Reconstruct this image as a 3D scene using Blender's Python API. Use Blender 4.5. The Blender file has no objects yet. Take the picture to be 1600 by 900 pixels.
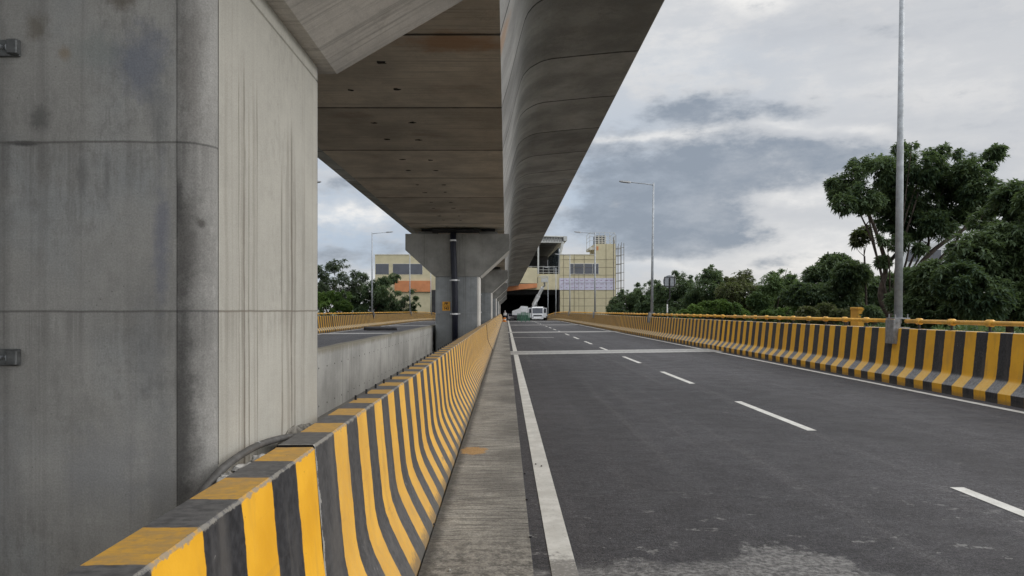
import bpy, math, random
import numpy as np
from mathutils import Vector, noise as mnoise

random.seed(7)
RNG = np.random.default_rng(11)
scene = bpy.context.scene
COL = scene.collection
H = 1.53            # eye height above the carriageway
F = 1150.0

def at(u, v, Y):
    """real position of a point seen at photo coordinates (u, v) if it stands Y metres down the road"""
    return ((u - 790.5) / F * Y, Y, H + (485 - v) / F * Y)

def crest(y):
    """the flyover runs level, crests about a hundred metres on and then falls"""
    d = max(0.0, y - 100.0)
    return -0.0003 * d * d if d < 80 else -0.0003 * 6400 - 0.048 * (d - 80)

# ------------------------------------------------------------------ node helpers
class NT:
    def __init__(self, tree):
        self.t = tree; self.N = tree.nodes; self.L = tree.links
    def put(self, sock, v):
        if isinstance(v, bpy.types.NodeSocket):
            self.L.new(v, sock)
        elif v is not None:
            if hasattr(sock, 'default_value'):
                try: sock.default_value = v
                except Exception:
                    sock.default_value = (*v, 1.0) if len(v) == 3 else v
    def node(self, typ, props=None, **ins):
        n = self.N.new(typ)
        for k, v in (props or {}).items(): setattr(n, k, v)
        for k, v in ins.items():
            self.put(n.inputs[int(k[1:])] if k[0] == 'i' and k[1:].isdigit() else n.inputs[k.replace('_', ' ')], v)
        return n
    def m(self, op, a, b=None, c=None, clamp=False):
        n = self.N.new('ShaderNodeMath'); n.operation = op; n.use_clamp = clamp
        self.put(n.inputs[0], a)
        if b is not None: self.put(n.inputs[1], b)
        if c is not None: self.put(n.inputs[2], c)
        return n.outputs[0]
    def mix(self, f, a, b, blend='MIX'):
        n = self.N.new('ShaderNodeMix'); n.data_type = 'RGBA'; n.blend_type = blend
        self.put(n.inputs[0], f); self.put(n.inputs[6], a); self.put(n.inputs[7], b)
        return n.outputs[2]
    def ramp(self, x, a, b, lo=0.0, hi=1.0):
        n = self.N.new('ShaderNodeMapRange'); n.interpolation_type = 'SMOOTHSTEP'
        self.put(n.inputs[0], x); self.put(n.inputs[1], a); self.put(n.inputs[2], b)
        self.put(n.inputs[3], lo); self.put(n.inputs[4], hi)
        return n.outputs[0]
    def scale(self, vec, s):
        n = self.N.new('ShaderNodeVectorMath'); n.operation = 'MULTIPLY'
        self.put(n.inputs[0], vec); n.inputs[1].default_value = s
        return n.outputs[0]
    def noise(self, vec, s=1.0, detail=4.0, rough=0.55, scl=None, dist=0.0):
        if scl: vec = self.scale(vec, scl)
        n = self.N.new('ShaderNodeTexNoise'); self.put(n.inputs['Vector'], vec)
        n.inputs['Scale'].default_value = s; n.inputs['Detail'].default_value = detail
        n.inputs['Roughness'].default_value = rough; n.inputs['Distortion'].default_value = dist
        return n.outputs[0]
    def sep(self, vec):
        n = self.N.new('ShaderNodeSeparateXYZ'); self.put(n.inputs[0], vec); return n.outputs
    def comb(self, x, y, z):
        n = self.N.new('ShaderNodeCombineXYZ')
        for i, v in enumerate((x, y, z)): self.put(n.inputs[i], v)
        return n.outputs[0]

def new_mat(name):
    m = bpy.data.materials.new(name); m.use_nodes = True
    t = NT(m.node_tree)
    b = m.node_tree.nodes['Principled BSDF']
    co = t.node('ShaderNodeTexCoord').outputs['Object']
    return m, t, b, co

def bump(t, b, h, strength, dist):
    n = t.node('ShaderNodeBump', Height=h, Strength=strength, Distance=dist)
    t.L.new(n.outputs[0], b.inputs['Normal'])

def plain(name, col, rough=0.6, metal=0.0, var=0.12, scale=6.0, spec=0.4, bmp=0.0):
    m, t, b, co = new_mat(name)
    n = t.noise(co, scale, 5)
    k = t.ramp(n, 0.3, 0.7, 1 - var, 1 + var)
    c = t.mix(1.0, (*col, 1), t.comb(k, k, k), 'MULTIPLY')
    t.put(b.inputs['Base Color'], c)
    t.put(b.inputs['Roughness'], t.ramp(t.noise(co, scale * 2.3, 3), 0.3, 0.7, max(0, rough - .08), min(1, rough + .08)))
    b.inputs['Metallic'].default_value = metal
    b.inputs['Specular IOR Level'].default_value = spec
    if bmp: bump(t, b, n, bmp, 0.01)
    return m

def concrete(name, col, dark=(0.09, 0.085, 0.078), streak=0.5, grain_axis=None, blotch=0.35, joints=(), rust=0.0, joint_y=None, tint=None, top=None, fine=0.10, drips=(), blots=(), smudge=0.0, stain=None):
    """cast concrete: mottling, rain streaks down the faces, board marks, pores, pour joints"""
    m, t, b, co = new_mat(name)
    x, y, z = t.sep(co)
    big = t.noise(co, 0.9, 6, 0.6)
    mid = t.noise(co, 14.0, 6, 0.7)
    fin = t.noise(co, 170.0, 4, 0.7)
    c = t.mix(t.ramp(big, 0.32, 0.70), (*[v * (1 - blotch * .75) for v in col], 1), (*[min(1, v * (1 + blotch * .45)) for v in col], 1))
    if tint:
        c = t.mix(t.m('MULTIPLY', t.ramp(t.noise(co, 1.7, 4), 0.5, 0.72), 0.55), c, (*tint, 1))
    weave = t.m('ADD', t.m('MULTIPLY', t.noise(co, 1.0, 4, .7, scl=(55, 55, 7)), .5), t.m('MULTIPLY', t.noise(co, 1.0, 4, .7, scl=(6, 6, 48)), .5))
    blo = t.noise(co, 2.3, 8, .72)
    c = t.mix(t.m('MULTIPLY', t.ramp(blo, 0.50, 0.72), 0.75 * blotch), c, (*[v * 0.60 for v in col], 1))
    c = t.mix(t.m('MULTIPLY', t.ramp(weave, 0.47, 0.62), 0.40 * blotch), c, (*[v * 0.66 for v in col], 1))
    c = t.mix(t.m('MULTIPLY', t.ramp(weave, 0.40, 0.50, 1, 0), 0.30 * blotch), c, (*[min(1, v * 1.25) for v in col], 1))
    wob = t.noise(co, 1.0, 2, scl=(2, 2, 0.6))
    warp = t.comb(t.m('ADD', x, t.m('MULTIPLY', wob, .05)), t.m('ADD', y, t.m('MULTIPLY', wob, .05)), z)
    st1 = t.noise(warp, 1.0, 3, 0.6, scl=(7, 7, 0.10))
    st2 = t.noise(warp, 1.0, 4, 0.65, scl=(26, 26, 0.22))
    s = t.m('MULTIPLY', t.ramp(st1, 0.50, 0.68), t.ramp(st2, 0.44, 0.62))
    s = t.m('MULTIPLY', s, streak)
    c = t.mix(s, c, (*dark, 1))
    pale = t.m('MULTIPLY', t.ramp(t.noise(warp, 1.0, 3, 0.6, scl=(11, 11, 0.16)), 0.58, 0.7), streak * .35)
    c = t.mix(pale, c, (*[min(1, v * 1.35) for v in col], 1))
    if grain_axis is not None:
        sc = [22, 22, 22]; sc[grain_axis] = 0.55
        if grain_axis == 0: sc[2] = 0.55 if name.startswith('cap') else 22
        g = t.noise(co, 1.0, 5, 0.7, scl=tuple(sc))
        c = t.mix(t.m('MULTIPLY', t.ramp(g, 0.48, 0.68), 0.6), c, (*[v * .50 for v in col], 1))
        sc2 = [v * 3.0 for v in sc]
        g2 = t.noise(co, 1.0, 3, 0.7, scl=tuple(sc2))
        c = t.mix(t.m('MULTIPLY', t.ramp(g2, 0.5, 0.7), 0.35), c, (*[min(1, v * 1.3) for v in col], 1))
    if rust:
        c = t.mix(t.m('MULTIPLY', t.ramp(t.noise(co, 0.8, 3), 0.60, 0.72), rust), c, (0.23, 0.10, 0.045, 1))
    for dy0, wd_, k_, ztop in drips:
        q = t.m('ABSOLUTE', t.m('SUBTRACT', t.m('ADD', y, t.m('MULTIPLY', t.m('SUBTRACT', t.noise(co, 1.0, 4, .65, scl=(1, 3, 1.3)), .5), wd_ * 2.2)), dy0))
        f_ = t.m('MULTIPLY', t.ramp(q, wd_ * .15, wd_ * .6, 1, 0), t.ramp(z, ztop - .25, ztop, 1, 0))
        f_ = t.m('MULTIPLY', f_, t.ramp(t.noise(co, 1.0, 5, .7, scl=(1, 30, .9)), .36, .58, .25, 1))
        c = t.mix(t.m('MULTIPLY', f_, k_), c, (*dark, 1))
    if smudge:
        s1 = t.noise(co, 1.6, 5, .6); s2 = t.noise(co, 1.0, 8, .78, scl=(17, 17, 11)); s3 = t.noise(co, 1.0, 6, .75, scl=(70, 70, 10))
        g_ = t.m('MULTIPLY', t.ramp(s1, .40, .62), t.ramp(t.m('ADD', t.m('MULTIPLY', s2, .65), t.m('MULTIPLY', s3, .35)), .46, .60))
        c = t.mix(t.m('MULTIPLY', g_, smudge), c, (*[v * .50 for v in col], 1))
        g2_ = t.m('MULTIPLY', t.ramp(s1, .40, .60, 1, 0), t.ramp(t.m('ADD', t.m('MULTIPLY', s2, .65), t.m('MULTIPLY', s3, .35)), .50, .62))
        c = t.mix(t.m('MULTIPLY', g2_, smudge * .55), c, (*[min(1, v * 1.3) for v in col], 1))
    if stain:
        bx, by, rx, ry, k_, bc = stain
        p = t.m('DIVIDE', t.m('SUBTRACT', x, bx), rx); q = t.m('DIVIDE', t.m('SUBTRACT', y, by), ry)
        rr = t.m('ADD', t.m('SQRT', t.m('ADD', t.m('MULTIPLY', p, p), t.m('MULTIPLY', q, q))), t.m('MULTIPLY', t.m('SUBTRACT', t.noise(co, 3, 6, .7), .5), 1.4))
        c = t.mix(t.m('MULTIPLY', t.ramp(rr, .3, 1.1, 1, 0), k_), c, (*bc, 1))
    for bx, bz, rx, rz, k_, bc in blots:
        p = t.m('DIVIDE', t.m('SUBTRACT', x, bx), rx); q = t.m('DIVIDE', t.m('SUBTRACT', z, bz), rz)
        rr = t.m('ADD', t.m('SQRT', t.m('ADD', t.m('MULTIPLY', p, p), t.m('MULTIPLY', q, q))), t.m('MULTIPLY', t.m('SUBTRACT', t.noise(co, 9, 8, .78), .5), 2.6))
        c = t.mix(t.m('MULTIPLY', t.ramp(rr, .2, 1.2, 1, 0), k_), c, (*bc, 1))
    hgt = t.m('ADD', t.m('MULTIPLY', mid, .5), t.m('MULTIPLY', fin, .5))
    for jz in joints:
        d = t.m('ABSOLUTE', t.m('SUBTRACT', t.m('ADD', z, t.m('MULTIPLY', t.noise(co, 4, 3), .012)), jz + .006))
        j = t.ramp(d, 0.001, 0.006, 1, 0)
        c = t.mix(t.m('MULTIPLY', j, 0.75), c, (*dark, 1))
        # grime that gathered under the pour joint
        g = t.m('MULTIPLY', t.ramp(t.m('SUBTRACT', jz, z), 0.0, 0.25, 1, 0), t.m('GREATER_THAN', jz, z))
        c = t.mix(t.m('MULTIPLY', t.m('MULTIPLY', g, t.ramp(st2, .45, .62)), 0.3), c, (*dark, 1))
    if joint_y:
        p0, per = joint_y
        fr = t.m('ABSOLUTE', t.m('SUBTRACT', t.m('FRACT', t.m('ADD', t.m('DIVIDE', t.m('SUBTRACT', y, p0), per), .5)), .5))
        dd = t.m('MULTIPLY', fr, per)
        j = t.ramp(t.m('ADD', dd, t.m('MULTIPLY', t.noise(co, 7, 5), -.04)), -0.008, 0.035, 1, 0)
        c = t.mix(t.m('MULTIPLY', j, 0.9), c, (*[v * .3 for v in dark], 1))
        # each precast segment has its own batch colour
        cell = t.m('FLOOR', t.m('DIVIDE', t.m('SUBTRACT', y, p0), per))
        wn = t.node('ShaderNodeTexWhiteNoise', {'noise_dimensions': '1D'}, W=cell).outputs[0]
        k = t.ramp(wn, 0, 1, .86, 1.12)
        c = t.mix(1.0, c, t.comb(k, k, k), 'MULTIPLY')
    if top:
        zt, wid, tc = top
        g = t.ramp(t.m('ADD', z, t.m('MULTIPLY', t.noise(co, 6, 4), .12)), zt - wid + .06, zt + .06)
        c = t.mix(t.m('MULTIPLY', g, .7), c, (*tc, 1))
    pore = t.node('ShaderNodeTexVoronoi', Vector=co, Scale=34.0).outputs['Distance']
    pm = t.m('MULTIPLY', t.ramp(pore, 0.04, 0.10, 1, 0), t.ramp(mid, 0.5, 0.6))
    c = t.mix(t.m('MULTIPLY', pm, .6), c, (*dark, 1))
    kf = t.ramp(fin, .3, .7, 1 - fine, 1 + fine)
    c = t.mix(1.0, c, t.comb(kf, kf, kf), 'MULTIPLY')
    t.put(b.inputs['Base Color'], c)
    b.inputs['Roughness'].default_value = 0.82
    b.inputs['Specular IOR Level'].default_value = 0.3
    bump(t, b, t.m('SUBTRACT', hgt, t.m('MULTIPLY', pm, .5)), 0.22, 0.004)
    return m

def stripe_paint(name, phase, half, z_dust, wear=0.5, arris=None, black_to=-99.0, fade=0.0, raw_end=False, dust_skylight=((0.135, 0.132, 0.13, 1), (0.43, 0.27, 0.095, 1))):
    """yellow and black hand-painted warning bands across a barrier, dusty and painted sky-lit where it slopes"""
    m, t, b, co = new_mat(name)
    x, y, z = t.sep(co)
    wob = t.m('MULTIPLY', t.m('SUBTRACT', t.noise(co, 9.0, 4, .6), .5), 0.035)
    q = t.m('FRACT', t.m('DIVIDE', t.m('SUBTRACT', t.m('ADD', y, wob), phase), half * 2))
    q = t.m('MAXIMUM', q, t.m('MULTIPLY', t.m('LESS_THAN', y, black_to), .75))
    e = 0.012
    yel = t.m('MULTIPLY', t.ramp(q, 0.0, e), t.ramp(q, 0.5, 0.5 + e, 1, 0))
    n1 = t.noise(co, 3.0, 6, .6); n2 = t.noise(co, 30.0, 5, .65); n3 = t.noise(co, 7, 5, .6, scl=(1, 1, .18))
    cy = t.mix(t.ramp(n1, .3, .7), (0.70, 0.345, 0.013, 1), (0.82, 0.43, 0.022, 1))
    cb = t.mix(t.ramp(n2, .3, .7), (0.011, 0.011, 0.013, 1), (0.036, 0.036, 0.040, 1))
    cb = t.mix(t.m('MULTIPLY', t.ramp(n3, .45, .7), .55 if wear > .4 else .2), cb, (0.085, 0.083, 0.082, 1))
    c = t.mix(yel, cb, cy)
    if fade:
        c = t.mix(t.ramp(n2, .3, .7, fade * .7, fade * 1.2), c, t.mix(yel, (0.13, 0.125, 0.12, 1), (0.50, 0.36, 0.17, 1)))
    # brush marks and run-down dirt
    c = t.mix(t.m('MULTIPLY', t.ramp(n3, .52, .7), .18), c, (0.12, 0.10, 0.08, 1))
    # what faces up is dusty, and skylight is painted in as paler colour
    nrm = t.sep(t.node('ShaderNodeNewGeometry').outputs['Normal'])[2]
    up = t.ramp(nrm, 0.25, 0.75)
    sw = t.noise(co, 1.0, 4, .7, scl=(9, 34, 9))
    c = t.mix(t.m('MULTIPLY', up, t.ramp(t.m('ADD', t.m('MULTIPLY', n2, .5), t.m('MULTIPLY', sw, .5)), .38, .60, .45, 1.0)), c, t.mix(yel, *dust_skylight))
    # small dark spatters, and paint lost along the top arris
    v_ = t.node('ShaderNodeTexVoronoi', Vector=co, Scale=22.0).outputs['Distance']
    c = t.mix(t.m('MULTIPLY', t.m('MULTIPLY', t.ramp(v_, .05, .11, 1, 0), t.ramp(n1, .5, .6)), .7), c, (0.06, 0.045, 0.03, 1))
    if arris:
        ax, az = arris
        dd = t.m('MAXIMUM', t.m('ABSOLUTE', t.m('SUBTRACT', x, ax)), t.m('ABSOLUTE', t.m('SUBTRACT', z, az)))
        nn = t.noise(co, 24, 6, .75)
        c = t.mix(t.m('MULTIPLY', t.ramp(t.m('SUBTRACT', dd, t.m('MULTIPLY', t.m('SUBTRACT', nn, .46), .06)), .0, .004, 1, 0), .75), c, (0.25, 0.235, 0.205, 1))
    # chips down to the concrete
    ch = t.m('MULTIPLY', t.ramp(n2, .66, .70), t.ramp(t.noise(co, 2.2, 4), .5 + .12 * (1 - wear), .62))
    c = t.mix(ch, c, (0.30, 0.29, 0.27, 1))
    sc_ = t.noise(co, 1.0, 5, .7, scl=(3, 1.1, 14))
    c = t.mix(t.m('MULTIPLY', t.m('MULTIPLY', t.ramp(sc_, .60, .68), t.ramp(z, .15, .5, .8, .15)), wear), c, (0.13, 0.12, 0.11, 1))
    if raw_end:
        c = t.mix(t.m('MULTIPLY', t.ramp(t.m('SUBTRACT', y, t.m('MULTIPLY', t.m('SUBTRACT', t.noise(co, 14, 7, .75), .40), .10)), .0, .006, 1, 0), .85), c, (0.33, 0.32, 0.29, 1))
    # scuffed foot
    ft = t.m('MULTIPLY', t.ramp(t.m('SUBTRACT', z, t.m('MULTIPLY', n2, .10)), z_dust - .05, z_dust + .03, 1, 0), .45 + .3 * (wear > .4))
    c = t.mix(ft, c, (0.10, 0.095, 0.085, 1))
    t.put(b.inputs['Base Color'], c)
    t.put(b.inputs['Roughness'], t.ramp(n1, .3, .7, .50, .68))
    b.inputs['Specular IOR Level'].default_value = 0.35
    bump(t, b, t.m('ADD', t.noise(co, 16, 5), t.m('MULTIPLY', n2, .6)), 0.3, 0.006)
    return m

# ------------------------------------------------------------------ mesh helper
ORG = {}
class MB:
    def __init__(self): self.v = []; self.f = []; self.mi = []; self.k = 0
    def add(self, vs, fs, k=None):
        o = len(self.v); self.v.extend([tuple(p) for p in vs])
        for f in fs: self.f.append(tuple(i + o for i in f)); self.mi.append(self.k if k is None else k)
    def box(self, x0, x1, y0, y1, z0, z1, k=None):
        self.add([(x0, y0, z0), (x1, y0, z0), (x1, y1, z0), (x0, y1, z0), (x0, y0, z1), (x1, y0, z1), (x1, y1, z1), (x0, y1, z1)],
                 [(3, 2, 1, 0), (4, 5, 6, 7), (0, 1, 5, 4), (1, 2, 6, 5), (2, 3, 7, 6), (3, 0, 4, 7)], k)
    def bbox(self, x0, x1, y0, y1, z0, z1, r, k=None):
        """box with bevelled vertical edges and a chamfer top and bottom"""
        def ring(i, z):
            a, b_, c, d = x0 + i, x1 - i, y0 + i, y1 - i
            q = r
            return [(a + q, c, z), (b_ - q, c, z), (b_, c + q, z), (b_, d - q, z), (b_ - q, d, z), (a + q, d, z), (a, d - q, z), (a, c + q, z)]
        self.loft([ring(r * .7, z0), ring(0, z0 + r * .7), ring(0, z1 - r * .7), ring(r * .7, z1)], True, True, k)
    def loft(self, rings, closed=True, caps=True, k=None):
        n = len(rings[0]); vs = [p for r in rings for p in r]; fs = []
        for i in range(len(rings) - 1):
            for j in range(n if closed else n - 1):
                a = i * n + j; b_ = i * n + (j + 1) % n
                fs.append((a, b_, b_ + n, a + n))
        if caps and closed:
            fs.append(tuple(reversed(range(n)))); fs.append(tuple(range((len(rings) - 1) * n, len(rings) * n)))
        self.add(vs, fs, k)
    def tube(self, pts, r, n=8, k=None, caps=True):
        pts = [Vector(p) for p in pts]
        rs = r if isinstance(r, (list, tuple)) else [r] * len(pts)
        rings = []; ref = None
        for i, p in enumerate(pts):
            d = (pts[min(i + 1, len(pts) - 1)] - pts[max(i - 1, 0)])
            d = d.normalized() if d.length > 1e-9 else Vector((0, 0, 1))
            if ref is None: ref = d.orthogonal().normalized()
            ref = (ref - d * ref.dot(d));
            ref = ref.normalized() if ref.length > 1e-6 else d.orthogonal().normalized()
            b2 = d.cross(ref)
            rings.append([tuple(p + (ref * math.cos(a) + b2 * math.sin(a)) * rs[i]) for a in (2 * math.pi * j / n for j in range(n))])
        self.loft(rings, True, caps, k)
    def ball(self, c, rx, ry, rz, n=10, m=6, k=None):
        rings = []
        for i in range(m + 1):
            a = -math.pi / 2 + math.pi * (i + .02) / (m + .04)
            rings.append([(c[0] + rx * math.cos(a) * math.cos(2 * math.pi * j / n), c[1] + ry * math.cos(a) * math.sin(2 * math.pi * j / n), c[2] + rz * math.sin(a)) for j in range(n)])
        self.loft(rings, True, True, k)
    def prism(self, poly, axis, a, b_, k=None):
        """extrude a 2D polygon along axis 'x','y' or 'z' from a to b"""
        def P(p, t):
            return {'x': (t, p[0], p[1]), 'y': (p[0], t, p[1]), 'z': (p[0], p[1], t)}[axis]
        self.loft([[P(p, a) for p in poly], [P(p, b_) for p in poly]], True, True, k)
    def build(self, name, mats, parent=None, smooth=False, auto=None):
        me = bpy.data.meshes.new(name)
        if not isinstance(mats, (list, tuple)): mats = [mats]
        o = bpy.data.objects.new(name, me)
        org = Vector((0, 0, 0))
        if parent is not None:
            org = ORG.get(parent.name, Vector((0, 0, 0)))
        me.from_pydata([(p[0] - org.x, p[1] - org.y, p[2] - org.z) for p in self.v], [], self.f)
        for m_ in mats: me.materials.append(m_)
        me.polygons.foreach_set('material_index', self.mi)
        import bmesh
        bm = bmesh.new(); bm.from_mesh(me); bmesh.ops.recalc_face_normals(bm, faces=bm.faces); bm.to_mesh(me); bm.free()
        if smooth or auto:
            me.polygons.foreach_set('use_smooth', [True] * len(me.polygons))
            if auto: me.set_sharp_from_angle(angle=math.radians(auto))
        me.update()
        COL.objects.link(o)
        if parent is not None: o.parent = parent
        ORG[o.name] = org
        return o

def tag(o, label=None, cat=None, group=None, kind=None):
    for k, v in (('label', label), ('category', cat), ('group', group), ('kind', kind)):
        if v: o[k] = v
    return o

def thing(name, label, cat, loc=(0, 0, 0), group=None):
    o = bpy.data.objects.new(name, None); COL.objects.link(o); o.location = loc
    o.empty_display_size = .2
    ORG[o.name] = Vector(loc)
    return tag(o, label, cat, group)

def dup(root, loc, label, rotz=0.0, scl=None):
    def cp(o, par):
        c = o.copy(); COL.objects.link(c)
        if par is not None: c.parent = par
        for ch in [q for q in o.children]: cp(ch, c)
        return c
    r = cp(root, None); r.location = loc; r.rotation_euler = (0, 0, rotz); r['label'] = label
    if scl: r.scale = (scl, scl, scl)
    ORG[r.name] = Vector(loc)
    return r

def noisy(o, amp, scale, axis=None):
    """real unevenness in a mesh"""
    me = o.data
    for v in me.vertices:
        d = mnoise.noise_vector(v.co * scale)
        if axis == 2: v.co.z += d.z * amp
        else: v.co += d * amp
    me.update()

# ------------------------------------------------------------------ materials
M = {}
# stains and tone patches are given in the pier's own frame: its base stands at (-1.82, 3.2, -.04)
JZ = (H + .037, 2.127)
M['pier'] = concrete('pier_concrete', (0.375, 0.37, 0.35), dark=(0.12, 0.115, 0.108), streak=0.30, blotch=0.36, joints=JZ, tint=(0.29, 0.315, 0.33), fine=.12, smudge=.55,
    blots=((.62, 2.40, .10, .14, .60, (.16, .18, .235)), (.45, 2.43, .10, .07, .40, (.22, .255, .245)), (.55, 2.60, .06, .05, .7, (.12, .10, .075)), (.27, 2.50, .05, .06, .6, (.13, .11, .08)), (.27, 2.205, .05, .045, .75, (.12, .12, .115)),
           (.23, 2.122, .07, .010, .9, (.07, .07, .07)), (.36, 2.42, .025, .03, .5, (.25, .18, .10)), (.68, 1.80, .035, .26, .6, (.16, .17, .22)), (.67, 2.22, .05, .14, .45, (.16, .165, .17)), (.64, 1.45, .08, .22, .40, (.18, .185, .19)), (.42, 2.02, .022, .11, .5, (.15, .15, .15)), (.50, 2.0, .018, .13, .45, (.15, .15, .15)),
           (.14, 1.9, .05, .8, .40, (.15, .148, .14)), (.50, 1.05, .16, .18, .35, (.24, .25, .27)), (.16, 1.0, .08, .3, .35, (.19, .19, .19)), (.68, 1.0, .05, .4, .4, (.19, .195, .2))))  # first blot just darkens the left edge of the face
M['pier_side'] = concrete('pier_side_concrete', (0.385, 0.372, 0.33), dark=(0.13, 0.112, 0.088), streak=0.30, blotch=0.22, joints=JZ[:1], fine=.10, smudge=.35,
    drips=((-.47, .016, .7, 2.55), (-.43, .055, .40, 2.6), (-.415, .022, .85, 2.6), (-.365, .014, .9, 2.45), (-.30, .05, .3, 2.5), (-.27, .015, .8, 2.55), (.055, .03, .65, 2.3), (.14, .06, .4, 2.5), (.20, .03, .9, 2.5), (.255, .018, .85, 2.45), (.22, .10, .3, 2.5), (.40, .07, .25, 2.3), (-.60, .04, .2, 2.6)))
M['pier_corner'] = concrete('pier_corner_concrete', (0.30, 0.295, 0.28), dark=(0.08, 0.078, 0.075), streak=0.35, blotch=0.45, joints=JZ, fine=.16, smudge=.7,
    blots=((.755, 1.78, .06, .2, .75, (.10, .095, .09)), (.745, 1.25, .055, .50, .85, (.085, .083, .08)), (.77, 2.35, .05, .3, .5, (.14, .13, .12)), (.735, 1.95, .02, .1, .8, (.08, .078, .075)), (.80, 1.86, .015, .022, .9, (.08, .075, .07))))
M['cap'] = concrete('cap_concrete', (0.50, 0.48, 0.45), dark=(.14, .125, .11), streak=0.25, blotch=0.55, grain_axis=0)
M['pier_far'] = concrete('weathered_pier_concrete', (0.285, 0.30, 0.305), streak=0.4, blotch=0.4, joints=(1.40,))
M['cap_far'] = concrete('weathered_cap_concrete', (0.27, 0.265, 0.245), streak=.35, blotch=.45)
M['pier_flank'] = concrete('lit_pier_flank', (0.50, 0.485, 0.45), streak=.4, blotch=.2)  # far piers' flanks: side light painted in as paler concrete
M['girder'] = M['web'] = None
M['hole'] = plain('lifting_hole_mortar', (0.03, 0.027, 0.025), 0.95, spec=.1)
M['wall'] = concrete('median_wall_concrete', (0.36, 0.358, 0.34), dark=(0.11, 0.11, 0.105), streak=0.7, blotch=0.35, top=(0.95, 0.12, (0.17, 0.15, 0.10)))
M['slab'] = concrete('deck_concrete', (0.20, 0.195, 0.18), streak=0.2, blotch=0.4)
M['mortar'] = plain('spilt_mortar', (0.36, 0.35, 0.33), 0.9, var=.4, scale=40, bmp=.6)
M['conduit'] = plain('grey_conduit', (0.085, 0.082, 0.078), 0.55, var=.25, scale=20)
M['rubber'] = plain('black_rubber', (0.02, 0.02, 0.022), 0.75, var=.2)
M['pipe'] = plain('drain_pipe_plastic', (0.010, 0.012, 0.024), 0.5, var=.25, scale=3)
M['steel'] = plain('galvanised_steel', (0.33, 0.35, 0.37), 0.6, .25, var=.16, scale=9)
M['steel_dull'] = plain('dull_steel_plate', (0.26, 0.265, 0.27), 0.55, .5, var=.2, scale=14)
M['fillet'] = plain('dark_rough_mortar', (0.17, 0.16, 0.14), 0.95, var=.5, scale=30, bmp=.8)
M['bracket'] = plain('weathered_clamp_steel', (0.12, 0.125, 0.125), 0.5, .4, var=.3, scale=30)
M['clamp'] = plain('clamp_band', (0.62, 0.63, 0.64), 0.4, .3)
M['rail'] = plain('yellow_rail_paint', (0.66, 0.36, 0.055), 0.45, var=.18, scale=5)
M['beige'] = plain('beige_panel', (0.50, 0.445, 0.295), 0.6, var=.06, scale=1.2)
M['beige_dark'] = plain('beige_render', (0.49, 0.44, 0.295), 0.7, var=.08, scale=.8)
M['brown'] = plain('terracotta_panel', (0.50, 0.20, 0.085), 0.6, var=.1, scale=1.0)
M['dark_in'] = plain('unlit_concrete', (0.035, 0.034, 0.036), 0.9, var=.3, scale=1)  # shade of the station interior painted in as near-black concrete
M['glass'] = plain('tinted_glazing', (0.035, 0.042, 0.06), 0.12, 0, var=.2, scale=.5, spec=.6)
M['frame'] = plain('window_frame', (0.55, 0.53, 0.47), 0.5)
M['film'] = plain('lilac_protective_film', (0.50, 0.49, 0.60), 0.35, var=.08, scale=1.5)
M['film_ink'] = plain('film_print', (0.20, 0.07, 0.17), 0.5)
M['tube'] = plain('scaffold_tube', (0.14, 0.125, 0.10), 0.6, .2)
M['white'] = plain('white_paint', (0.72, 0.73, 0.74), 0.35, var=.07, scale=3)
M['white_steel'] = plain('white_steel', (0.42, 0.425, 0.41), 0.45, var=.1, scale=3)
M['black'] = plain('black_plastic', (0.02, 0.02, 0.022), 0.5)
M['chrome'] = plain('headlamp', (0.65, 0.67, 0.7), 0.15, .3)
M['green_net'] = plain('green_barricade', (0.07, 0.17, 0.115), 0.7, var=.35, scale=6)
M['orange'] = plain('orange_plastic', (0.62, 0.20, 0.02), 0.5, var=.12)
M['skin'] = plain('skin', (0.28, 0.16, 0.10), 0.6)
M['cloth_w'] = plain('white_shirt', (0.68, 0.68, 0.68), 0.85, var=.1)
M['cloth_d'] = plain('dark_trousers', (0.035, 0.04, 0.06), 0.85, var=.2)
M['tarp'] = plain('black_tarpaulin', (0.022, 0.021, 0.023), 0.5, var=.4, scale=4, bmp=.5)
M['tarp_edge'] = plain('dusty_tarpaulin', (0.10, 0.095, 0.09), 0.7, var=.4, scale=6)
M['bark'] = plain('bark', (0.055, 0.042, 0.034), 0.9, var=.4, scale=7, bmp=.8)
M['facade'] = plain('pale_render', (0.55, 0.56, 0.57), 0.8, var=.06)
M['yellow_wall'] = plain('yellow_wall', (0.60, 0.31, 0.04), 0.7, var=.15, scale=1.5)
M['plate'] = plain('orange_plate_paint', (0.62, 0.30, 0.03), 0.6, var=.2, scale=12)
M['signback'] = plain('sign_back', (0.30, 0.32, 0.34), 0.5, .4, var=.12)
M['ink'] = plain('black_lettering', (0.02, 0.015, 0.012), 0.6)
M['cylinder_blue'] = plain('tank_dark', (0.06, 0.065, 0.075), 0.5)

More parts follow.
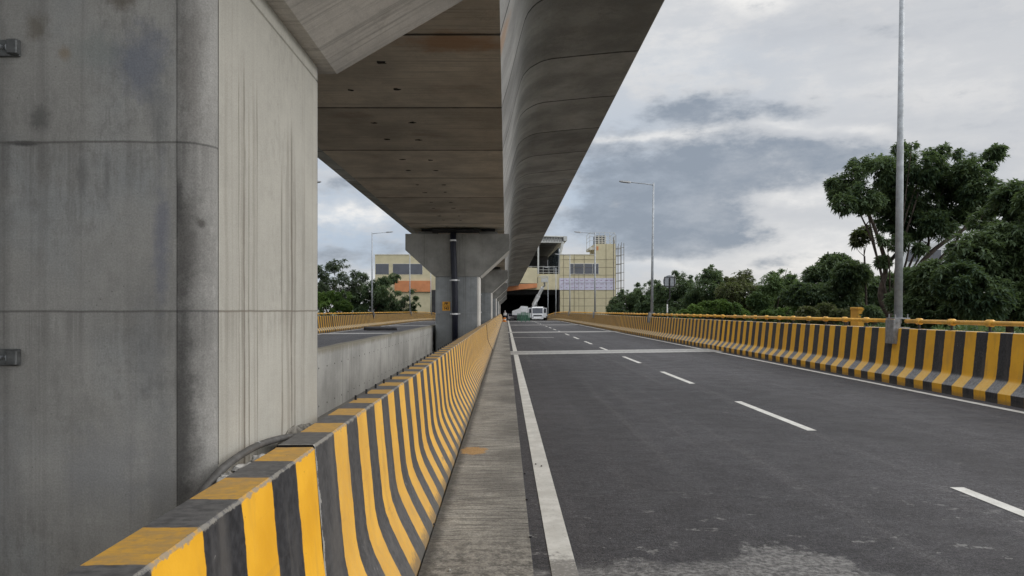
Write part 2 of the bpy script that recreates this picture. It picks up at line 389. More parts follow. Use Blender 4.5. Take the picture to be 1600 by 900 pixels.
def asphalt():
    m, t, b, co = new_mat('asphalt')
    x, y, z = t.sep(co)
    big = t.noise(co, 0.28, 5, .6, scl=(1, .45, 1)); mid = t.noise(co, 2.2, 6, .65); fin = t.noise(co, 85, 2, .7); fin2 = t.noise(co, 260, 2, .6)
    c = t.mix(t.ramp(big, .3, .7), (0.033, 0.032, 0.035, 1), (0.058, 0.056, 0.060, 1))
    c = t.mix(t.m('MULTIPLY', t.ramp(mid, .5, .75), .35), c, (0.045, 0.043, 0.044, 1))
    # wheel polish and roller streaks lengthways
    st = t.noise(co, 1.0, 4, .6, scl=(3.2, .06, 1))
    c = t.mix(t.m('MULTIPLY', t.ramp(st, .5, .7), .28), c, (0.105, 0.10, 0.10, 1))
    gr = t.noise(co, 30, 5, .75); gr2 = t.noise(co, 11, 5, .75, scl=(.6, 1, 1))
    kg = t.m('MULTIPLY', t.ramp(gr, .30, .70, .50, 1.55), t.ramp(gr2, .32, .68, .78, 1.24))
    c = t.mix(1.0, c, t.comb(kg, kg, kg), 'MULTIPLY')
    k = t.ramp(fin, .25, .75, .35, 1.75)
    c = t.mix(1.0, c, t.comb(k, k, k), 'MULTIPLY')
    c = t.mix(t.m('MULTIPLY', t.ramp(fin2, .62, .72), .4), c, (0.19, 0.185, 0.18, 1))
    for wx in (1.35, 3.05, 4.75, 6.5):
        tr_ = t.ramp(t.m('ABSOLUTE', t.m('SUBTRACT', t.m('ADD', x, t.m('MULTIPLY', t.noise(co, .35, 3), .5)), wx + .25)), .0, .42, 1, 0)
        c = t.mix(t.m('MULTIPLY', tr_, .22), c, (0.035, 0.033, 0.034, 1))
    oil = t.noise(co, 1.6, 5, .7)
    c = t.mix(t.m('MULTIPLY', t.ramp(oil, .64, .74), .4), c, (0.022, 0.021, 0.021, 1))
    # cement spilt about the expansion joint: a ragged band, thinning to flecks
    edge = t.m('ADD', y, t.m('MULTIPLY', t.m('SUBTRACT', t.noise(co, 1.1, 6, .62), .5), 1.5))
    edge = t.m('ADD', edge, t.m('MULTIPLY', t.m('SUBTRACT', t.noise(co, 9, 5, .7), .5), .45))
    lat = t.ramp(x, 1.9, 3.2, 0.0, 0.75)
    band = t.ramp(t.m('ADD', edge, lat), 4.25, 4.50, 1, 0)
    fl = t.noise(co, 3.1, 6, .72, scl=(1.0, 1.4, 1))
    fleck = t.m('MULTIPLY', t.ramp(fl, .595, .635), t.ramp(t.m('ADD', y, t.m('MULTIPLY', t.noise(co, .9, 3), 4)), 6.4, 9.5, 1, 0))
    fl2 = t.noise(co, 1.7, 6, .75)
    fleck2 = t.m('MULTIPLY', t.ramp(fl2, .64, .70), t.ramp(y, 9, 22, .5, 0))
    bx_ = t.m('DIVIDE', t.m('SUBTRACT', x, 1.72), .42); by_ = t.m('DIVIDE', t.m('SUBTRACT', y, 4.3), .55)
    br_ = t.m('ADD', t.m('SQRT', t.m('ADD', t.m('MULTIPLY', bx_, bx_), t.m('MULTIPLY', by_, by_))), t.m('MULTIPLY', t.m('SUBTRACT', t.noise(co, 5, 7, .75), .5), 2.4))
    band = t.m('MAXIMUM', band, t.ramp(br_, .75, .95, 1, 0))
    band = t.m('MULTIPLY', band, t.ramp(t.noise(co, 7, 8, .8), .36, .50, .25, 1))
    cem = t.m('MAXIMUM', band, t.m('MAXIMUM', fleck, fleck2))
    cc = t.mix(t.ramp(t.noise(co, 26, 5, .7), .35, .65), (0.085, 0.082, 0.08, 1), (0.30, 0.295, 0.285, 1))
    c = t.mix(t.m('MULTIPLY', cem, .85), c, cc)
    t.put(b.inputs['Base Color'], c)
    t.put(b.inputs['Roughness'], t.ramp(mid, .3, .7, .68, .86))
    b.inputs['Specular IOR Level'].default_value = 0.35
    bump(t, b, t.m('ADD', fin, t.m('MULTIPLY', fin2, .5)), 0.9, 0.006)
    return m
M['asphalt'] = asphalt()

def gutter():
    m, t, b, co = new_mat('brushed_gutter_concrete')
    x, y, z = t.sep(co)
    big = t.noise(co, 1.3, 5); mid = t.noise(co, 7, 6, .65); fin = t.noise(co, 90, 3)
    w = t.m('MULTIPLY', t.m('SUBTRACT', t.noise(co, 3, 3), .5), .05)
    q = t.comb(x, t.m('ADD', y, w), z)
    br = t.noise(q, 1.0, 4, .7, scl=(2.2, 42, 1)); br2 = t.noise(q, 1.0, 3, .7, scl=(5, 110, 1))
    c = t.mix(t.ramp(big, .3, .7), (0.26, 0.25, 0.228, 1), (0.39, 0.375, 0.335, 1))
    c = t.mix(t.m('MULTIPLY', t.ramp(br, .46, .60), .8), c, (0.075, 0.071, 0.064, 1))
    c = t.mix(t.m('MULTIPLY', t.ramp(t.noise(co, 34, 6, .75), .54, .68), .6), c, (0.06, 0.057, 0.052, 1))
    c = t.mix(t.m('MULTIPLY', t.ramp(br2, .55, .7), .4), c, (0.05, 0.047, 0.042, 1))
    # darker run of oil along the outer half, paler cement near the joint
    c = t.mix(t.m('MULTIPLY', t.m('MULTIPLY', t.ramp(t.m('ADD', x, t.m('MULTIPLY', mid, .35)), -.12, .22), t.ramp(t.noise(co, .5, 3), .35, .6)), .55), c, (0.075, 0.07, 0.064, 1))
    nearj = t.m('MULTIPLY', t.ramp(t.m('ADD', y, t.m('MULTIPLY', t.noise(co, 2.5, 5, .65), 1.6)), 5.2, 6.4, 1, 0), .75)
    sp = t.noise(co, 13, 6, .75)
    cj = t.mix(t.ramp(sp, .40, .58), (0.11, 0.105, 0.095, 1), (0.29, 0.275, 0.245, 1))
    c = t.mix(nearj, c, cj)
    # darker along the barrier foot
    c = t.mix(t.m('MULTIPLY', t.ramp(t.m('ADD', x, t.m('MULTIPLY', mid, -.12)), -.54, -.46, 1, 0), .8), c, (0.06, 0.056, 0.05, 1))
    # dropped yellow paint
    dx = t.m('DIVIDE', t.m('ADD', x, .35), .16); dy = t.m('DIVIDE', t.m('SUBTRACT', y, 8.0), .26)
    rr = t.m('ADD', t.m('SQRT', t.m('ADD', t.m('MULTIPLY', dx, dx), t.m('MULTIPLY', dy, dy))), t.m('MULTIPLY', t.m('SUBTRACT', t.noise(co, 12, 5, .7), .5), 1.3))
    c = t.mix(t.m('MULTIPLY', t.ramp(rr, .8, .95, 1, 0), .7), c, (0.45, 0.25, 0.07, 1))
    k = t.ramp(fin, .3, .7, .75, 1.25)
    c = t.mix(1.0, c, t.comb(k, k, k), 'MULTIPLY')
    t.put(b.inputs['Base Color'], c); b.inputs['Roughness'].default_value = .88; b.inputs['Specular IOR Level'].default_value = .25
    bump(t, b, t.m('ADD', t.m('MULTIPLY', br, -1.0), t.m('MULTIPLY', fin, .4)), .8, .008)
    return m
M['gutter'] = gutter()

def line_paint():
    m, t, b, co = new_mat('road_marking_paint')
    x, y, z = t.sep(co)
    n = t.noise(co, 4, 6, .65); f = t.noise(co, 45, 5, .7)
    c = t.mix(t.ramp(n, .35, .7), (0.50, 0.49, 0.45, 1), (0.66, 0.65, 0.61, 1))
    c = t.mix(t.m('MULTIPLY', t.ramp(f, .58, .66), .5), c, (0.17, 0.165, 0.16, 1))
    worn = t.m('MULTIPLY', t.ramp(t.m('ADD', y, t.m('MULTIPLY', t.noise(co, 18, 5, .7), .9)), 4.85, 5.10, 1, 0), t.ramp(f, .30, .5, .35, .95))
    c = t.mix(worn, c, (0.20, 0.19, 0.175, 1))
    t.put(b.inputs['Base Color'], c); b.inputs['Roughness'].default_value = .7
    bump(t, b, f, .4, .004)
    return m
M['line'] = line_paint()

def ground_mat():
    m, t, b, co = new_mat('scrub_ground')
    n = t.noise(co, .05, 6, .6); k = t.noise(co, .8, 5, .6)
    c = t.mix(t.ramp(n, .4, .6), (0.028, 0.045, 0.018, 1), (0.06, 0.07, 0.032, 1))
    c = t.mix(t.m('MULTIPLY', t.ramp(k, .4, .7), .5), c, (0.035, 0.055, 0.02, 1))
    t.put(b.inputs['Base Color'], c); b.inputs['Roughness'].default_value = .95
    return m
M['ground'] = ground_mat()

def leaf_mat(name, a, c2, trans=0.35):
    m, t, b, co = new_mat(name)
    rnd = t.node('ShaderNodeNewGeometry').outputs['Random Per Island']
    big = t.noise(co, .55, 3)
    f = t.m('ADD', t.m('MULTIPLY', rnd, .65), t.ramp(big, .38, .62, -.25, .5), clamp=True)
    c = t.mix(f, (*a, 1), (*c2, 1))
    t.put(b.inputs['Base Color'], c); b.inputs['Roughness'].default_value = .55; b.inputs['Specular IOR Level'].default_value = .28
    tr = t.node('ShaderNodeBsdfTranslucent', Color=t.mix(.5, c, (0.12, 0.17, 0.03, 1)))
    mx = t.node('ShaderNodeMixShader', i0=trans, i1=b.outputs[0], i2=tr.outputs[0])
    t.L.new(mx.outputs[0], t.N['Material Output'].inputs[0])
    return m
LEAF_DARK = leaf_mat('dark_leaves', (0.036, 0.066, 0.040), (0.135, 0.190, 0.100), .4)
LEAF_MID = leaf_mat('mid_leaves', (0.045, 0.085, 0.038), (0.145, 0.21, 0.09), .45)
LEAF_BRIGHT = leaf_mat('bright_leaves', (0.04, 0.085, 0.02), (0.12, 0.20, 0.045), .35)
LEAF_GREY = leaf_mat('greyish_leaves', (0.04, 0.06, 0.04), (0.10, 0.13, 0.085), .3)
LEAF_OLIVE = leaf_mat('olive_leaves', (0.048, 0.062, 0.030), (0.15, 0.155, 0.075), .4)

# ------------------------------------------------------------------ setting: ground, deck, roads, markings
b = MB(); b.add([(-1500, -300, -6.5), (1500, -300, -6.5), (1500, 2500, -6.5), (-1500, 2500, -6.5)], [(0, 1, 2, 3)])
tag(b.build('ground', M['ground']), kind='structure')

YS = [-20, 0, 20, 40, 60, 80, 90, 100] + [100 + 4 * i for i in range(1, 31)]
def ribbon(mb, x0, x1, ya, yb, dz, k=None):
    ys = [ya] + [y for y in YS if ya < y < yb] + [yb]
    vs = []
    for y in ys: vs += [(x0, y, crest(y) + dz), (x1, y, crest(y) + dz)]
    mb.add(vs, [(2 * i, 2 * i + 1, 2 * i + 3, 2 * i + 2) for i in range(len(ys) - 1)], k)
def ribbon_box(mb, x0, x1, ya, yb, z0, z1, k=None):
    ys = [ya] + [y for y in YS if ya < y < yb] + [yb]
    mb.loft([[(x0, y, crest(y) + z0), (x1, y, crest(y) + z0), (x1, y, crest(y) + z1), (x0, y, crest(y) + z1)] for y in ys], True, True, k)

b = MB(); ribbon_box(b, -12.86, 8.62, -20, 215, -0.9, -0.05); ribbon_box(b, -9.5, 5.5, -20, 215, -2.2, -0.902)
tag(b.build('bridge_deck', M['slab']), kind='structure')
b = MB(); ribbon(b, -.5, 8.3, -20, 215, 0.0)
tag(b.build('road', M['asphalt']), kind='structure')
b = MB(); ribbon(b, -12.5, -2.9, -20, 215, 0.0)
tag(b.build('road', M['asphalt']), kind='structure')
b = MB(); ribbon_box(b, -.505, .16, -20, 215, -.04, 0.006)
tag(b.build('gutter', M['gutter']), kind='structure')
b = MB(); ribbon(b, -2.78, -.85, -20, 215, -.035)
tag(b.build('median_strip', M['slab']), kind='structure')
b = MB()
ribbon(b, .266, .42, -20, 150, .004); ribbon(b, 7.66, 7.80, -20, 150, .004)
ribbon(b, -11.95, -11.81, -20, 150, .004); ribbon(b, -3.55, -3.41, -20, 150, .004)
for k in range(24):
    ribbon(b, 3.83, 3.95, 3.35 + 6 * k, 6.35 + 6 * k, .004)
    ribbon(b, -7.62, -7.50, 4.1 + 6 * k, 7.1 + 6 * k, .004)
tag(b.build('road_markings', M['line']), kind='structure')
M['joint'] = plain('joint_grout', (0.33, 0.325, 0.31), .85, var=.3, scale=9)
M['joint_seal'] = plain('joint_seal', (0.03, 0.03, 0.03), .8)
b = MB()
for y in (28.3, 53.1, 78.1, 103.1):
    for xa, xb in ((.163, 8.05), (-12.28, -3.15)):
        sk = lambda x_: (x_ - 8) * .24
        for ya_, yb_, kk in ((y - 1.15, y - .05, 0), (y + .05, y + 1.0, 0), (y - .05, y + .05, 1)):
            zz = .008 - .001 * kk
            b.add([(xa, ya_ + sk(xa), crest(y) + zz), (xb, ya_ + sk(xb), crest(y) + zz), (xb, yb_ + sk(xb), crest(y) + zz), (xa, yb_ + sk(xa), crest(y) + zz)], [(0, 1, 2, 3)], kk)
ribbon(b, .18, 2.7, 41.2, 41.7, .008, 0)
tag(b.build('expansion_joint', [M['joint'], M['joint_seal']]), kind='structure')

# ------------------------------------------------------------------ crash barriers
def barrier_mesh(profile, ya, yb, mats, name, parent, jitter=0.0, step=1.2, sx=0.0):
    n = max(2, int((yb - ya) / step)); ys = [ya + (yb - ya) * i / n for i in range(n + 1)]
    mb = MB()
    rings = []
    ys = [ya, ya + .012, ya + .035] + ys[1:-1] + [yb - .03, yb - .010, yb]
    for y in ys:
        e_ = max(0, 1 - min(y - ya, yb - y) / .045)
        rings.append([(x + sx - e_ * .010 * (.5 + mnoise.noise(Vector((x * 25, z * 25, ya)))) + mnoise.noise(Vector((y * .7, x, z))) * jitter, y, z + crest(y) + mnoise.noise(Vector((y * .9 + 30, x, z))) * jitter) for x, z in profile])
    mb.loft(rings)
    mb.mi = [0] * (len(mb.f) - 2) + [1, 1]
    return mb.build(name, [mats, M['hole']], parent, auto=28)

NEAR_PROF = [(-.505, -.02), (-.507, .02), (-.535, .075), (-.575, .155), (-.615, .235), (-.650, .312), (-.674, .38), (-.690, .46), (-.703, .60), (-.722, .80), (-.7385, .992), (-.7465, 1.0), (-.886, 1.0), (-.893, .992), (-.895, -.04)]
segs = [(-9, 2.855, 1.53, .2645), (2.905, 28.25, 3.20, .2475), (28.30, 53.05, 28.45, .2475), (53.10, 78.05, 53.3, .2475), (78.10, 103.05, 78.3, .2475), (103.10, 151, 103.3, .25)]
desc = ['closest striped median barrier piece, ending at the open joint by the big pier',
        'striped median barrier run between the open joint and the pier with orange number plate',
        'yellow and black median barrier run just past the pier with the orange number plate',
        'faint striped median barrier run halfway down the flyover, beside the third pier',
        'thin far median barrier run beside the fourth pier, short of the crest',
        'farthest median barrier run, dropping beyond the crest towards the station portal']
for i, (ya, yb, ph, hf) in enumerate(segs):
    t_ = thing('crash_barrier', desc[i], 'barrier', (-.7, ya, 0), 'median barrier runs beside the right carriageway')
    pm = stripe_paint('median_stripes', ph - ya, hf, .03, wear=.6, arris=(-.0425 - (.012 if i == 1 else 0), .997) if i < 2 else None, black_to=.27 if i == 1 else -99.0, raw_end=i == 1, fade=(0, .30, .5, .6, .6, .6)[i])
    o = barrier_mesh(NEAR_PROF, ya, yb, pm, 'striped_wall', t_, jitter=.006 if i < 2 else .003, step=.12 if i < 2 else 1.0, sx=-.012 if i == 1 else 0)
    if i == 1:
        for k in range(28):
            y = 4.35 + .335 * k
            s_ = MB(); s_.tube([(-.888, y, .985), (-.888, y + .004, 1.028)], .008, 6); s_.build('tie_stub', M['rubber'], t_)

R_PROF = [(8.07, -.02), (8.07, .165), (8.078, .178), (8.225, .335), (8.245, .375), (8.255, .43), (8.327, 1.142), (8.335, 1.15), (8.54, 1.15), (8.55, 1.142), (8.60, -.06)]
L_PROF = [(-4.23 - x, z) for x, z in R_PROF]      # mirrored outer parapet of the left carriageway
def post_shape(xr, y):
    z0 = crest(y)
    p = MB()
    p.k = 1
    p.box(xr - .05, xr + .05, y - .04, y + .04, z0 + 1.148, z0 + 1.165)
    p.tube([(xr, y, z0 + 1.16), (xr, y, z0 + 1.27)], .024, 8)
    p.k = 0
    p.tube([(xr, y - .085, z0 + 1.305), (xr, y - .06, z0 + 1.305), (xr, y + .06, z0 + 1.305), (xr, y + .085, z0 + 1.305)], [.042, .066, .066, .042], 12)
    return p
def parapets(prof, xr, side, labels, group, phase):
    ss = [(-6, 3.62), (3.68, 28.25), (28.31, 53.05), (53.11, 78.05), (78.11, 103.05), (103.11, 151)]
    for i, (ya, yb) in enumerate(ss):
        if side < 0 and i < 1: continue
        t_ = thing('crash_barrier', labels[i], 'barrier', (xr, ya, 0), group)
        barrier_mesh(prof, ya, yb, stripe_paint('parapet_stripes', phase - ya, .31, .02, wear=.3, fade=(0, .05, .22, .35, .4, .4)[i], dust_skylight=((0.33, 0.335, 0.345, 1), (0.80, 0.55, 0.20, 1))), 'striped_wall', t_, jitter=.003, step=.5 if i < 3 else 1.5)  # slopes read as sky-lit: that light painted in over the dusty paint
        gaps = [y for y in LAMPS if ya < y < yb] if side > 0 else []
        ends = [ya + .1] + [v for g in gaps for v in (g - .28, g + .28)] + [yb - .1]
        for q in range(0, len(ends), 2):
            a, c = ends[q], ends[q + 1]
            if c - a < .4: continue
            n = max(1, int((c - a) / 5)); mb = MB()
            mb.tube([(xr, a + (c - a) * j / n, crest(a + (c - a) * j / n) + 1.305) for j in range(n + 1)], .042, 12)
            mb.build('rail_pipe', M['rail'], t_, smooth=True)
        y = ya + .35
        while y < yb - .1:
            if not any(abs(y - g) < .25 for g in gaps):
                if side > 0 and i in (1, 2) or side < 0 and i == 2:
                    post_shape(xr, y).build('rail_post', [M['rail'], M['black']], t_, auto=40)
                else:
                    pb = post_shape(xr, y) if y == ya + .35 else pb
                    if y != ya + .35:
                        q2 = post_shape(xr, y); pb.add(q2.v, q2.f); pb.mi[-len(q2.mi):] = q2.mi
            y += 1.1
        if not (side > 0 and i in (1, 2) or side < 0 and i == 2):
            # too small to part: the row of posts of this far run
            tag(pb.build('rail_post', [M['rail'], M['black']], t_, auto=40), kind='stuff')
LAMPS = [15.8, 42.5, 69.6, 97.0, 124.0, 147.5]
lab_r = ['striped right parapet beginning behind the camera', 'boldly striped right parapet with yellow pipe rail that carries the closest lamp post',
         'right parapet run with yellow rail that carries the round sign and the second lamp post', 'right parapet run around the third lamp post, stripes merging with distance',
         'distant right parapet run near the crest, with the fourth lamp post', 'last right parapet run dipping towards the station portal']
lab_l = ['', 'orange and black outer parapet across the left carriageway beginning behind the big pier', 'orange outer parapet across the left carriageway behind the black roll',
         'outer parapet of the left carriageway in front of the dark leafy tree', 'distant outer parapet of the left carriageway below the station windows', 'last outer parapet of the left carriageway dipping at the station']
parapets(R_PROF, 8.44, 1, lab_r, 'outer parapet runs of the right carriageway', 11.46 + .31)
parapets(L_PROF, -12.67, -1, lab_l, 'outer parapet runs of the left carriageway', .1)

WALL_PROF = [(-2.75, -.06), (-2.75, .94), (-2.765, .955), (-2.91, .955), (-2.925, .94), (-2.98, .38), (-3.14, .16), (-3.14, -.02)]
for i, (ya, yb) in enumerate([(-6, 3.6), (3.66, 28.2), (28.26, 53.05), (53.11, 150)]):
    t_ = thing('median_wall', ['bare concrete median wall hidden behind the big pier', 'bare grey concrete median wall between the big pier and the numbered pier',
               'bare concrete median wall beyond the numbered pier', 'far bare concrete median wall running to the station'][i], 'wall', (-2.75, ya, 0), 'bare concrete median walls')
    barrier_mesh(WALL_PROF, ya, yb, M['wall'], 'concrete_wall', t_, jitter=.008, step=.4)
    if i == 1:
        mb = MB()
        for k in range(44):
            y = 6.3 + .5 * k
            for z in (.68, .12): mb.tube([(-2.748 + .002, y, z), (-2.744, y, z)], .013, 6)
        mb.build('tie_hole_row', M['hole'], t_)['kind'] = 'stuff'

# ------------------------------------------------------------------ near pier
pier = thing('bridge_pier', 'huge stained concrete pier filling the left of the view, with rounded corner and drip streaks', 'pier', (-1.82, 3.2, -.04), 'metro viaduct piers')
def rounded_ring(x0, x1, y0, y1, r, z, n=8):
    pts = []
    for cx, cy, a0 in ((x1 - r, y0 + r, -90), (x1 - r, y1 - r, 0), (x0 + r, y1 - r, 90), (x0 + r, y0 + r, 180)):
        for i in range(n + 1):
            a = math.radians(a0 + 90 * i / n); pts.append((cx + r * math.cos(a), cy + r * math.sin(a), z))
    return pts
PX0, PX1, PY0, PY1, PR = -2.65, -.99, 2.435, 3.955, .098
b = MB()
for seg in range(36):
    pass
zs = [-.06, .7, H, 2.1, 2.6, 2.727, 2.733, 2.739, 2.81]
n8 = 8; per = 4 * (n8 + 1)
rings = []
for z in zs:
    inset = .006 if z == 2.733 else 0
    rings.append(rounded_ring(PX0 + inset, PX1 - inset, PY0 + inset, PY1 - inset, PR, z, n8))
vs = [p for r in rings for p in r]; fs = []; ks = []
for i in range(len(rings) - 1):
    for j in range(per):
        fs.append((i * per + j, i * per + (j + 1) % per, (i + 1) * per + (j + 1) % per, (i + 1) * per + j))
        q = j // (n8 + 1); inner = j % (n8 + 1)
        if inner == n8: kk = 1 if q in (0, 2) else 0      # flat side faces +x / -x, flat front and back
        else: kk = 2
        ks.append(kk)
b.add(vs, fs); b.mi = ks
b.add(rings[0] , [tuple(range(per))], 0); b.add(rings[-1], [tuple(range(per))], 0)
b.build('shaft', [M['pier'], M['pier_side'], M['pier_corner']], pier, auto=30)
# vertical seam of the corner formwork
b = MB(); b.box(PX1 - .001, PX1 + .0010, PY0 + PR - .0016, PY0 + PR + .0008, 1.0, 2.60)
b.box(PX1 - PR - .0008, PX1 - PR + .0004, PY0 - .0008, PY0 + .001, .6, 2.72)
b.build('formwork_seam', M['hole'], pier)
# cap: ledge, then a flared head with sloping soffits
def cap_mesh(cx, y0, y1, zb, half_b, slope, half_t, zt):
    mb = MB()
    zk = zb + (half_t - half_b) * slope
    poly = [(cx - half_b, zb), (cx + half_b, zb), (cx + half_t, zk), (cx + half_t, zt), (cx - half_t, zt), (cx - half_t, zk)]
    mb.prism(poly, 'y', y0, y1)
    return mb
cm = cap_mesh(-1.82, PY0 + .02, PY1 + .03, 2.81, .83 + .075, .585, 1.97, 4.36)
o = cm.build('pier_cap', M['cap'], pier)
o.data.materials[0] = M['cap']
# drain pipe with clamps on the near face of the pier, mostly out of view
dp = thing('drain_pipe', 'steel pipe clamp plates of a downpipe at the left border on the big pier', 'downpipe', (-1.92, 2.33, 0), 'drain pipes down the piers')
b = MB(); b.tube([(-1.95, 2.31, 0.0), (-1.95, 2.31, 4.3)], .10, 20); b.build('pipe', M['pipe'], dp, smooth=True)
for z in (1.375, 2.395):
    b = MB()
    b.bbox(-1.86, -1.603, 2.425, 2.4345, z - .028, z + .028, .003)
    b.bbox(-1.635, -1.60, 2.405, 2.426, z - .024, z + .024, .003)
    rr = [(-1.95 + .108 * math.cos(a), 2.31 + .108 * math.sin(a), 0) for a in (2 * math.pi * k / 24 for k in range(24))]
    b.loft([[(p[0], p[1], z - .02) for p in rr], [(p[0], p[1], z + .02) for p in rr]])
    c_ = b.build('clamp', M['bracket'], dp, auto=40)
    s_ = MB(); s_.tube([(-1.63, 2.424, z), (-1.63, 2.412, z)], .014, 6); s_.tube([(-1.66, 2.426, z), (-1.66, 2.400, z + .002)], .007, 8); s_.build('bolt', M['steel'], c_)

# conduit lying over the barrier and spilt mortar in the slot
pts = [(-.945, 1.9, .86), (-.943, 2.12, .925), (-.94, 2.31, .975), (-.94, 2.43, 1.003), (-.939, 2.6, 1.018), (-.938, 2.8, 1.018), (-.940, 3.08, .995), (-.942, 3.37, .955), (-.944, 3.6, .92), (-.945, 3.9, .86)]
def smooth_path(p, n=6):
    out = []
    P_ = [Vector(q) for q in p]
    for i in range(len(P_) - 1):
        p0, p1, p2, p3 = P_[max(i - 1, 0)], P_[i], P_[i + 1], P_[min(i + 2, len(P_) - 1)]
        for k in range(n):
            t = k / n
            out.append(.5 * ((2 * p1) + (-p0 + p2) * t + (2 * p0 - 5 * p1 + 4 * p2 - p3) * t * t + (-p0 + 3 * p1 - 3 * p2 + p3) * t ** 3))
    out.append(P_[-1]); return out
b = MB(); b.tube(smooth_path(pts), .0135, 12)
o = b.build('conduit', M['conduit'], None, smooth=True); tag(o, 'grey flexible conduit arching over the back edge of the striped barrier against the big pier', 'conduit')
b = MB()
for p in ((-.94, 2.79, 1.018),):
    b.tube([(p[0], p[1] - .003, p[2] + .0002), (p[0], p[1] + .003, p[2])], .0148, 12)
w = b.build('tie_wire', M['clamp'], o, smooth=True)
b = MB()
for k in range(46):
    y = random.uniform(2.32, 2.78); s = random.uniform(.006, .02) * (1 if random.random() < .8 else 1.5)
    b.ball((random.uniform(-.935, -.893), y, .975 + random.uniform(0, .014)), s, s * 1.5, s * .6, 6, 4)
o = b.build('mortar_spill', M['mortar']); noisy(o, .008, 60)
tag(o, 'pale crumbly mortar spilt in the slot between the big pier and the striped barrier', 'mortar')
b = MB(); b.ball((-.992, 3.46, .925), .030, .34, .055, 22, 12); b.ball((-.992, 3.40, .955), .018, .12, .035, 16, 10); b.ball((-.98, 3.62, .90), .04, .26, .06, 18, 10)
o = b.build('mortar_fillet', M['fillet']); noisy(o, .012, 26)
tag(o, 'rough dark mortar lump smeared at the foot of the big pier behind the conduit', 'mortar')

# ------------------------------------------------------------------ distant piers
def far_pier():
    p = thing('bridge_pier', 'flared concrete pier with an orange number plate and a dark drain pipe', 'pier', (-1.82, 28.4, 0), 'metro viaduct piers')
    cx, y0 = -1.82, 27.6
    b = MB(); b.loft([rounded_ring(cx - .83, cx + .83, y0, y0 + 1.55, .09, z, 4) for z in (-.1, 1.39, 1.4, 2.795)])
    for_side = 4 * 5
    ks = []
    for i in range(3):
        for j in range(20): ks.append(0 if j == 14 else (0 if j in (19,) else (0 if j == 9 else 1)))
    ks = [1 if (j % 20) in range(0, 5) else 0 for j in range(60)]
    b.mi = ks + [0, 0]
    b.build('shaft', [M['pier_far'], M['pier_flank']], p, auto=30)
    zb, zk, zt = 2.80, 3.79, 4.40
    poly = [(cx - .86, zb), (cx + .86, zb), (cx + 1.95, zk), (cx + 1.95, zt), (cx - 1.95, zt), (cx - 1.95, zk)]
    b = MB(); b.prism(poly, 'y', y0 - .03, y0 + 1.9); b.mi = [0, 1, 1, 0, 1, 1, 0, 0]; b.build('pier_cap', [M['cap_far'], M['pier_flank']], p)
    for sx in (-1.15, 1.15):
        b = MB(); b.box(cx + sx - .35, cx + sx + .35, y0 + .3, y0 + 1.2, zt, zt + .12); q = b.build('pedestal', M['slab'], p)
        b = MB(); b.box(cx + sx - .25, cx + sx + .25, y0 + .4, y0 + 1.1, zt + .12, zt + .235); b.build('bearing', M['rubber'], q)
    return p
P2 = far_pier()
PD = thing('drain_pipe', 'dark drain pipe with white clamps down the pier with the orange number plate', 'downpipe', (-1.82, 28.4, 0), 'drain pipes down the piers')
b = MB(); b.tube([(-1.97, 27.48, 4.45), (-1.97, 27.48, 3.9), (-1.93, 27.48, 2.9), (-1.90, 27.48, 2.0), (-1.90, 27.48, -.05)], .112, 14)
b.build('pipe', M['pipe'], PD, smooth=True)
b = MB(); b.tube([(-1.9, 27.48, 4.50), (-1.2, 27.5, 4.54)], .06, 8); b.box(-2.75, -1.0, 27.50, 27.62, 4.43, 4.58); b.build('cross_pipe', M['rubber'], PD)
for z, x in ((4.14, -1.97), (2.66, -1.92), (1.40, -1.90)):
    b = MB(); b.tube([(x, 27.48, z - .03), (x, 27.48, z + .03)], .125, 14); b.box(x - .19, x + .19, 27.58, 27.60, z - .025, z + .025); b.build('clamp', M['clamp'], PD)
b = MB(); b.box(-2.385, -2.09, 27.594, 27.601, 1.52, 1.86)
plate = b.build('number_plate', M['plate'], P2)
def lettering(txt, size, cx, y, z, mat, parent, width=None, name='lettering', rotx=90, rotz=0):
    cu = bpy.data.curves.new('text', 'FONT'); cu.body = txt; cu.size = size; cu.extrude = .002; cu.align_x = 'CENTER'; cu.align_y = 'CENTER'; cu.offset = size * .025
    to = bpy.data.objects.new('text', cu); COL.objects.link(to)
    dg = bpy.context.evaluated_depsgraph_get(); me = bpy.data.meshes.new_from_object(to.evaluated_get(dg))
    bpy.data.objects.remove(to); bpy.data.curves.remove(cu)
    me.name = name
    org = ORG.get(parent.name, Vector((0, 0, 0)))
    for v in me.vertices:
        xx, yy, zz = v.co
        v.co = (cx + xx - org.x, y - zz - org.y, z + yy - org.z)
    me.materials.clear(); me.materials.append(mat)
    o = bpy.data.objects.new(name, me); COL.objects.link(o); o.parent = parent; ORG[o.name] = org
    return o
lettering('PP', .135, -2.237, 27.591, 1.775, M['ink'], plate)
lettering('143', .135, -2.237, 27.591, 1.60, M['ink'], plate)
b = MB(); b.box(-2.35, -2.125, 27.589, 27.593, 1.685, 1.698); b.build('lettering', M['ink'], plate)
fars = [(53.4, 'second flared concrete pier behind the pier with the orange number plate'), (78.4, 'third flared pier along behind the orange-plated one'),
        (103.4, 'fourth flared pier along behind the orange-plated one'), (128.4, 'farthest flared concrete pier, just before the station portal')]
fars[0] = (53.4, 'flared concrete pier directly behind the one with the orange plate')
for y, l in fars:
    r = P2.copy(); COL.objects.link(r); r.location = (-1.82, y, crest(y)); r['label'] = l
    for ch in list(P2.children):
        if ch.name.startswith('number_plate'): continue
        c = ch.copy(); COL.objects.link(c); c.parent = r
        for g_ in list(ch.children):
            q = g_.copy(); COL.objects.link(q); q.parent = c
    dup(PD, (-1.82, y, crest(y)), 'drain pipe on the ' + l)

